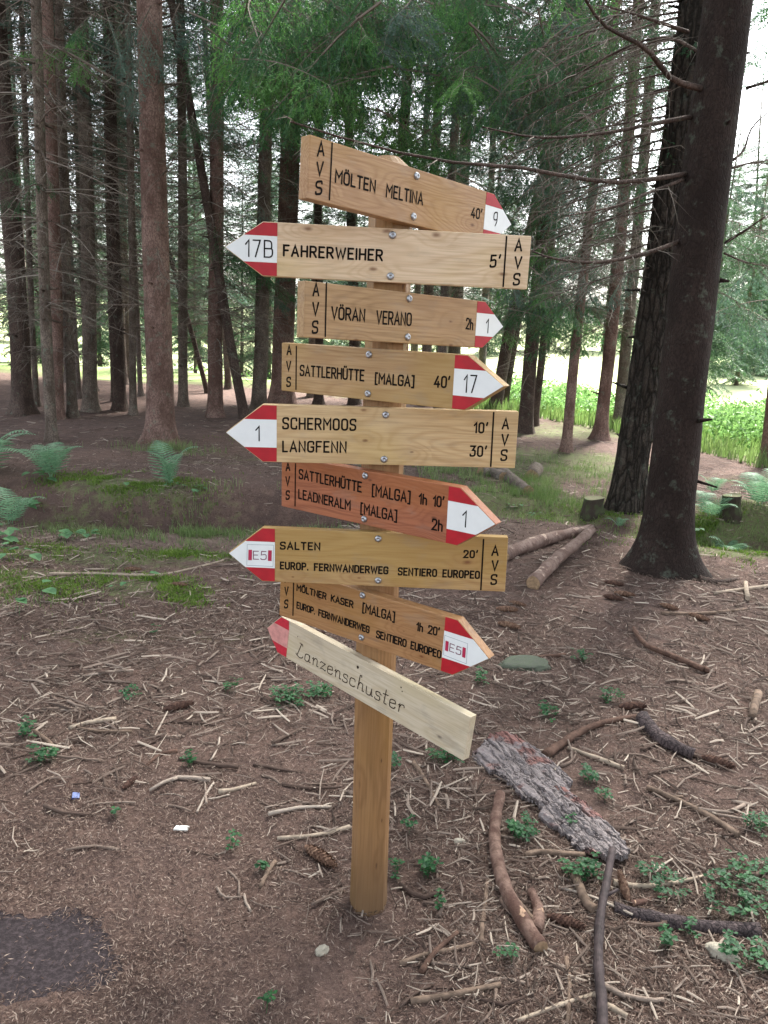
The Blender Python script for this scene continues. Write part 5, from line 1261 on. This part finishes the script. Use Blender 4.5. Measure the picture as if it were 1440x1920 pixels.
P = gp(340, 1556); mb = MB(); mb.prism([(-.022, -.009), (.020, -.010), (.023, .008), (.016, .011), (-.018, .010)], 0, .005); o = link('white_scrap', mb.mesh('white_scrap', M['paper']), None, P+Vector((0, 0, .003))); tag(o, 'flat whitish scrap lying on bare needles left of the post', 'scrap')
P = gp(141, 1496); mb = MB(); mb.prism([(-.012, -.010), (.010, -.012), (.013, .009), (-.008, .013)], 0, .009); o = link('blue_scrap', mb.mesh('blue_scrap', M['bluescrap']), None, P+Vector((0, 0, .003))); o.rotation_euler = (.3, .2, .5); tag(o, 'tiny blue and white piece of litter at the left', 'litter')
def stump(px, py, r, h, label, seed):
    P = gp(px, py); rnd = random.Random(seed); mb = MB(); mb.capmat = 1; n = 16
    for i, (z, f) in enumerate([(-.08, 1.5), (0, 1.28), (h*.35, 1.06), (h*.7, 1), (h, .98)]):
        for j in range(n):
            a = 2*math.pi*j/n; w = f*(1+.09*math.sin(a*3+seed)+rnd.uniform(-.04, .04)); mb.v.append(Vector((r*w*math.cos(a), r*w*math.sin(a), z+(.12*r*math.cos(a) if i == 4 else 0))))
    for i in range(4):
        for j in range(n): mb.f.append((i*n+j, i*n+(j+1) % n, (i+1)*n+(j+1) % n, (i+1)*n+j)); mb.m.append(0)
    mb.f.append(tuple(4*n+j for j in range(n))); mb.m.append(1)
    return tag(link('tree_stump', mb.mesh('tree_stump', M['stump'], M['mossystumptop']), None, P), label, 'stump')
M['mossystumptop'] = mat_rock('mossy_stump_top', (.07, .075, .035), (.15, .14, .08), .7)
stump(1110, 960, .08, .12, 'mossy tree stump just left of the furrowed trunk', 2)
stump(1369, 958, .07, .13, 'small leaning stump among ferns at the right', 5)

# ------------------------------------------------------------------ plants
def frond_mesh(seed, mat):
    r = random.Random(seed); mb = MB(); n = 20; ax = []
    for i in range(n+1):
        t = i/n; ax.append(Vector((t*.80, .05*math.sin(t*2+seed), .66*math.sin(t*1.75)*.8-.20*t*t)))
    mb.spike(ax, .006, 3)
    for i in range(2, n+1):
        t = i/n; p = ax[i]; d = (ax[i]-ax[i-1]).normalized(); up = Vector((0, 0, 1)); s0 = d.cross(up).normalized(); u = s0.cross(d)
        l = .30*math.sin(math.pi*min(1, (t*.84+.16)))**.8*(1.05-.35*t)+.01
        for s in (-1, 1):
            sd = (s0*s+d*.30+u*(-.10+.12*r.random())).normalized(); m = 7; nn = sd.cross(u).normalized(); L, R = [], []
            for q in range(m+1):
                a = q/m; w = .017*(1-a)**.6*(1 if q % 2 else .72); c = p+sd*l*a+u*(-.10*l*a*a); L.append(c+nn*w); R.append(c-nn*w)
            for q in range(m): mb.poly([R[q], R[q+1], L[q+1], L[q]])
    return mb.mesh('frond', mat)
FR = [frond_mesh(i, M['fern']) for i in range(3)]
def fern(px, py, n, L, label, spread=6.28, a0=0., el=.0):
    P = gp(px, py); root = tag(empty('fern', P), label, 'fern', 'ferns beside the ditch')
    for i in range(n):
        o = link('frond', FR[i % 3], root); l = L*rr.uniform(.6, .95); o.scale = (l, l, l); o.rotation_euler = (rr.uniform(-.2, .2), -el-.15+rr.uniform(-.25, .1), a0+spread*(i+rr.uniform(-.2, .2))/n)
fern(-30, 948, 9, .72, 'tall pale green fern cut by the left edge above the ditch')
fern(20, 985, 5, .42, 'low fern with drooping fronds near the left edge of the ditch')
fern(100, 950, 8, .62, 'arching fern right of the tall one at the left, over the dark ditch', el=.05)
fern(318, 962, 6, .50, 'fern with one upright frond left of the red SATTLERHÜTTE board', el=.25)
fern(1420, 975, 8, .5, 'fern at the right edge in the ditch')
fern(1375, 990, 6, .36, 'small fern below the leaning stump')
fern(1330, 975, 6, .36, 'fern against the right side of the nearest trunk')
fern(1335, 925, 5, .3, 'fern higher up the bank right of the nearest trunk')
fern(1440, 930, 6, .45, 'fern on the far bank at the right edge')
fern(1160, 985, 4, .18, 'tiny fern seedling between the two big trunks')

def heart(mb, c, d, n, s):
    """one folded heart-shaped leaflet, from c outwards along d"""
    t = n.cross(d).normalized()
    P = [c, c+d*s*.55+t*s*.42+n*s*.10, c+d*s*.95+t*s*.34+n*s*.06, c+d*s*.86, c+d*s*.95-t*s*.34+n*s*.06, c+d*s*.55-t*s*.42+n*s*.10]
    mb.poly([P[0], P[1], P[2], P[3]]); mb.poly([P[0], P[3], P[4], P[5]])
def sorrel_mesh(seed, n, R):
    r = random.Random(seed); mb = MB()
    for i in range(n):
        a = r.uniform(0, 6.28); q = R*math.sqrt(r.random())*r.uniform(.5, 1.1); b = Vector((q*math.cos(a), q*math.sin(a), 0)); h = r.uniform(.015, .055)
        top = b+Vector((r.uniform(-.012, .012), r.uniform(-.012, .012), h)); mb.spike([b, b.lerp(top, .5), top], .0008, 3)
        nrm = Vector((r.uniform(-.35, .35), r.uniform(-.45, .15), 1)).normalized(); a0 = r.uniform(0, 6.28); s = r.uniform(.011, .020)
        for k in range(3):
            d0 = Vector((math.cos(a0+k*2.094), math.sin(a0+k*2.094), -.15)); d = (d0-nrm*d0.dot(nrm)).normalized(); heart(mb, top, (d-nrm*.12).normalized(), nrm, s)
    return mb.mesh('wood_sorrel', M['sorrel'])
SOR = {}
def sorrel(px, py, n, R, label):
    key = (n, R)
    if key not in SOR: SOR[key] = sorrel_mesh(len(SOR)+1, n, R)
    P = gp(px, py); o = link('wood_sorrel', SOR[key], None, P); o.rotation_euler = (0, 0, rr.uniform(0, 6.28)); tag(o, label, 'clover plant', 'patches of clover leaves on the litter')
for a in [(545, 1318, 62, .095, 'largest clover patch left of the post, below the pale handwritten board'), (600, 1305, 26, .06, 'clover patch joining the largest one on its right'),
          (430, 1300, 12, .04, 'small clover tuft left of the largest patch'), (350, 1436, 10, .035, 'tiny clover tuft in the left middle ground'), (292, 1190, 5, .03, 'single broad green leaf tuft in the upper left litter'),
          (80, 1430, 26, .05, 'clover clump near the left edge of the middle ground'), (50, 1380, 16, .05, 'thin clover clump above the one at the left edge'), (255, 1310, 10, .045, 'scattered clover leaves in the left litter'),
          (735, 1440, 10, .03, 'clover leaves touching the right side of the post'), (740, 1640, 8, .025, 'few clover leaves right of the post low down'), (800, 1640, 16, .035, 'clover patch right of the post foot'),
          (830, 1425, 30, .06, 'clover patch under the right end of the pale board'), (770, 1560, 5, .02, 'pair of clover leaves beside the post'), (980, 1570, 34, .055, 'dense clover patch between the curved branch and the bark plate'),
          (1085, 1640, 30, .06, 'clover patch below the lower bark plate'), (1100, 1465, 16, .04, 'clover patch right of the upper bark plate'), (1070, 1555, 5, .02, 'clover leaves on the gap between the bark plates'),
          (1130, 1500, 8, .03, 'few clover leaves above the lower bark plate'), (1240, 1665, 32, .08, 'clover patch behind the pale stick at the lower right'), (1385, 1690, 62, .12, 'largest clover patch at the right edge of the foreground'),
          (1420, 1655, 26, .08, 'clover patch above the largest one at the right edge'), (1400, 1800, 34, .08, 'clover patch around the pale stone at the bottom right'), (1240, 1775, 10, .035, 'small clover group below the blackened branch'),
          (1300, 1760, 6, .03, 'few clover leaves left of the pale stone'), (1420, 1560, 18, .045, 'clover leaves at the right edge above the brown stick'), (1030, 1345, 18, .05, 'clover tuft among thin sticks above the bark plates'),
          (1150, 1315, 20, .06, 'clover growing over the mossy stone area'), (820, 1700, 6, .025, 'single clover leaves near the crossed sticks'), (500, 1892, 5, .015, 'lone green leaf at the bottom edge'),
          (435, 1592, 5, .018, 'small clover sprout by the white scrap'), (490, 1628, 4, .015, 'tiny clover sprout left of the large cone'), (950, 1810, 6, .03, 'clover sprouts near the bottom, left of the dark stick'),
          (215, 1533, 3, .012, 'tiny sprout in the bare left foreground'), (900, 1280, 16, .05, 'clover tuft under the E5 arrow at the right'), (1090, 1240, 16, .05, 'clover tuft right of the dark green stone')]:
    sorrel(*a)
# broad leaved young plants on the left
def broad(px, py, n, s, label):
    P = gp(px, py); root = tag(empty('broad_leaf_plant', P), label, 'plant', 'young broad leaved plants')
    for i in range(n):
        mb = MB(); a = rr.uniform(0, 6.28); b = Vector((rr.uniform(-.5, .5)*s*2, rr.uniform(-.5, .5)*s, 0)); top = b+Vector((.2*s*math.cos(a), .2*s*math.sin(a), s*rr.uniform(.3, .9)))
        mb.spike([b, b.lerp(top, .5), top], .0014, 3); d = Vector((math.cos(a), math.sin(a), rr.uniform(-.2, .15))).normalized(); t = Vector((-math.sin(a), math.cos(a), 0)); L = s*rr.uniform(.5, .85); k = 6; pr = [0, .34, .46, .42, .27, 0]
        mid = [top+d*L*q/(k-1)+Vector((0, 0, -.25*L*(q/(k-1))**2)) for q in range(k)]
        for sg in (-1, 1):
            ed = [mid[q]+t*sg*pr[q]*L+Vector((0, 0, .08*L*(1 if pr[q] else 0))) for q in range(k)]
            for q in range(k-1): mb.poly([mid[q], ed[q], ed[q+1], mid[q+1]] if 0 < q < k-2 else ([mid[q], ed[q+1], mid[q+1]] if q == 0 else [mid[q], ed[q], mid[q+1]]))
        link('leaf', mb.mesh('leaf', M['broadleaf']), root)
for a in [(75, 965, 6, .12, 'broad green leaves under the left ferns'), (20, 1020, 7, .12, 'pale broad leaves at the left edge of the path'), (70, 985, 5, .11, 'broad leaves just below the ditch at the left'), (110, 1010, 4, .10, 'group of four round leaves on the path at the left'),
          (30, 1050, 7, .11, 'broad leaves on the moss by the left edge'), (95, 1122, 2, .10, 'heart shaped pair of leaves lit pale green at the left'), (60, 1150, 2, .10, 'pair of broad leaves lying low at the left'), (150, 1015, 3, .08, 'round leaves right of the ditch plants'),
          (230, 1105, 4, .05, 'small plant with yellow green leaves beside the moss'), (257, 1090, 1, .09, 'single wide leaf lying on the moss'), (165, 1012, 3, .09, 'leaves in front of the left fern group'), (235, 935, 1, .07, 'one upright pale leaf below the bright moss'),
          (960, 955, 6, .06, 'leafy weeds by the tip of the red board'), (1000, 970, 7, .05, 'low leafy weeds left of the logs in the ditch'), (1310, 985, 5, .07, 'leafy weeds against the nearest trunk'), (330, 975, 8, .06, 'low pale weeds under the middle fern'), (365, 985, 8, .06, 'low weeds on the path left of the SALTEN arrow')]:
    broad(*a)
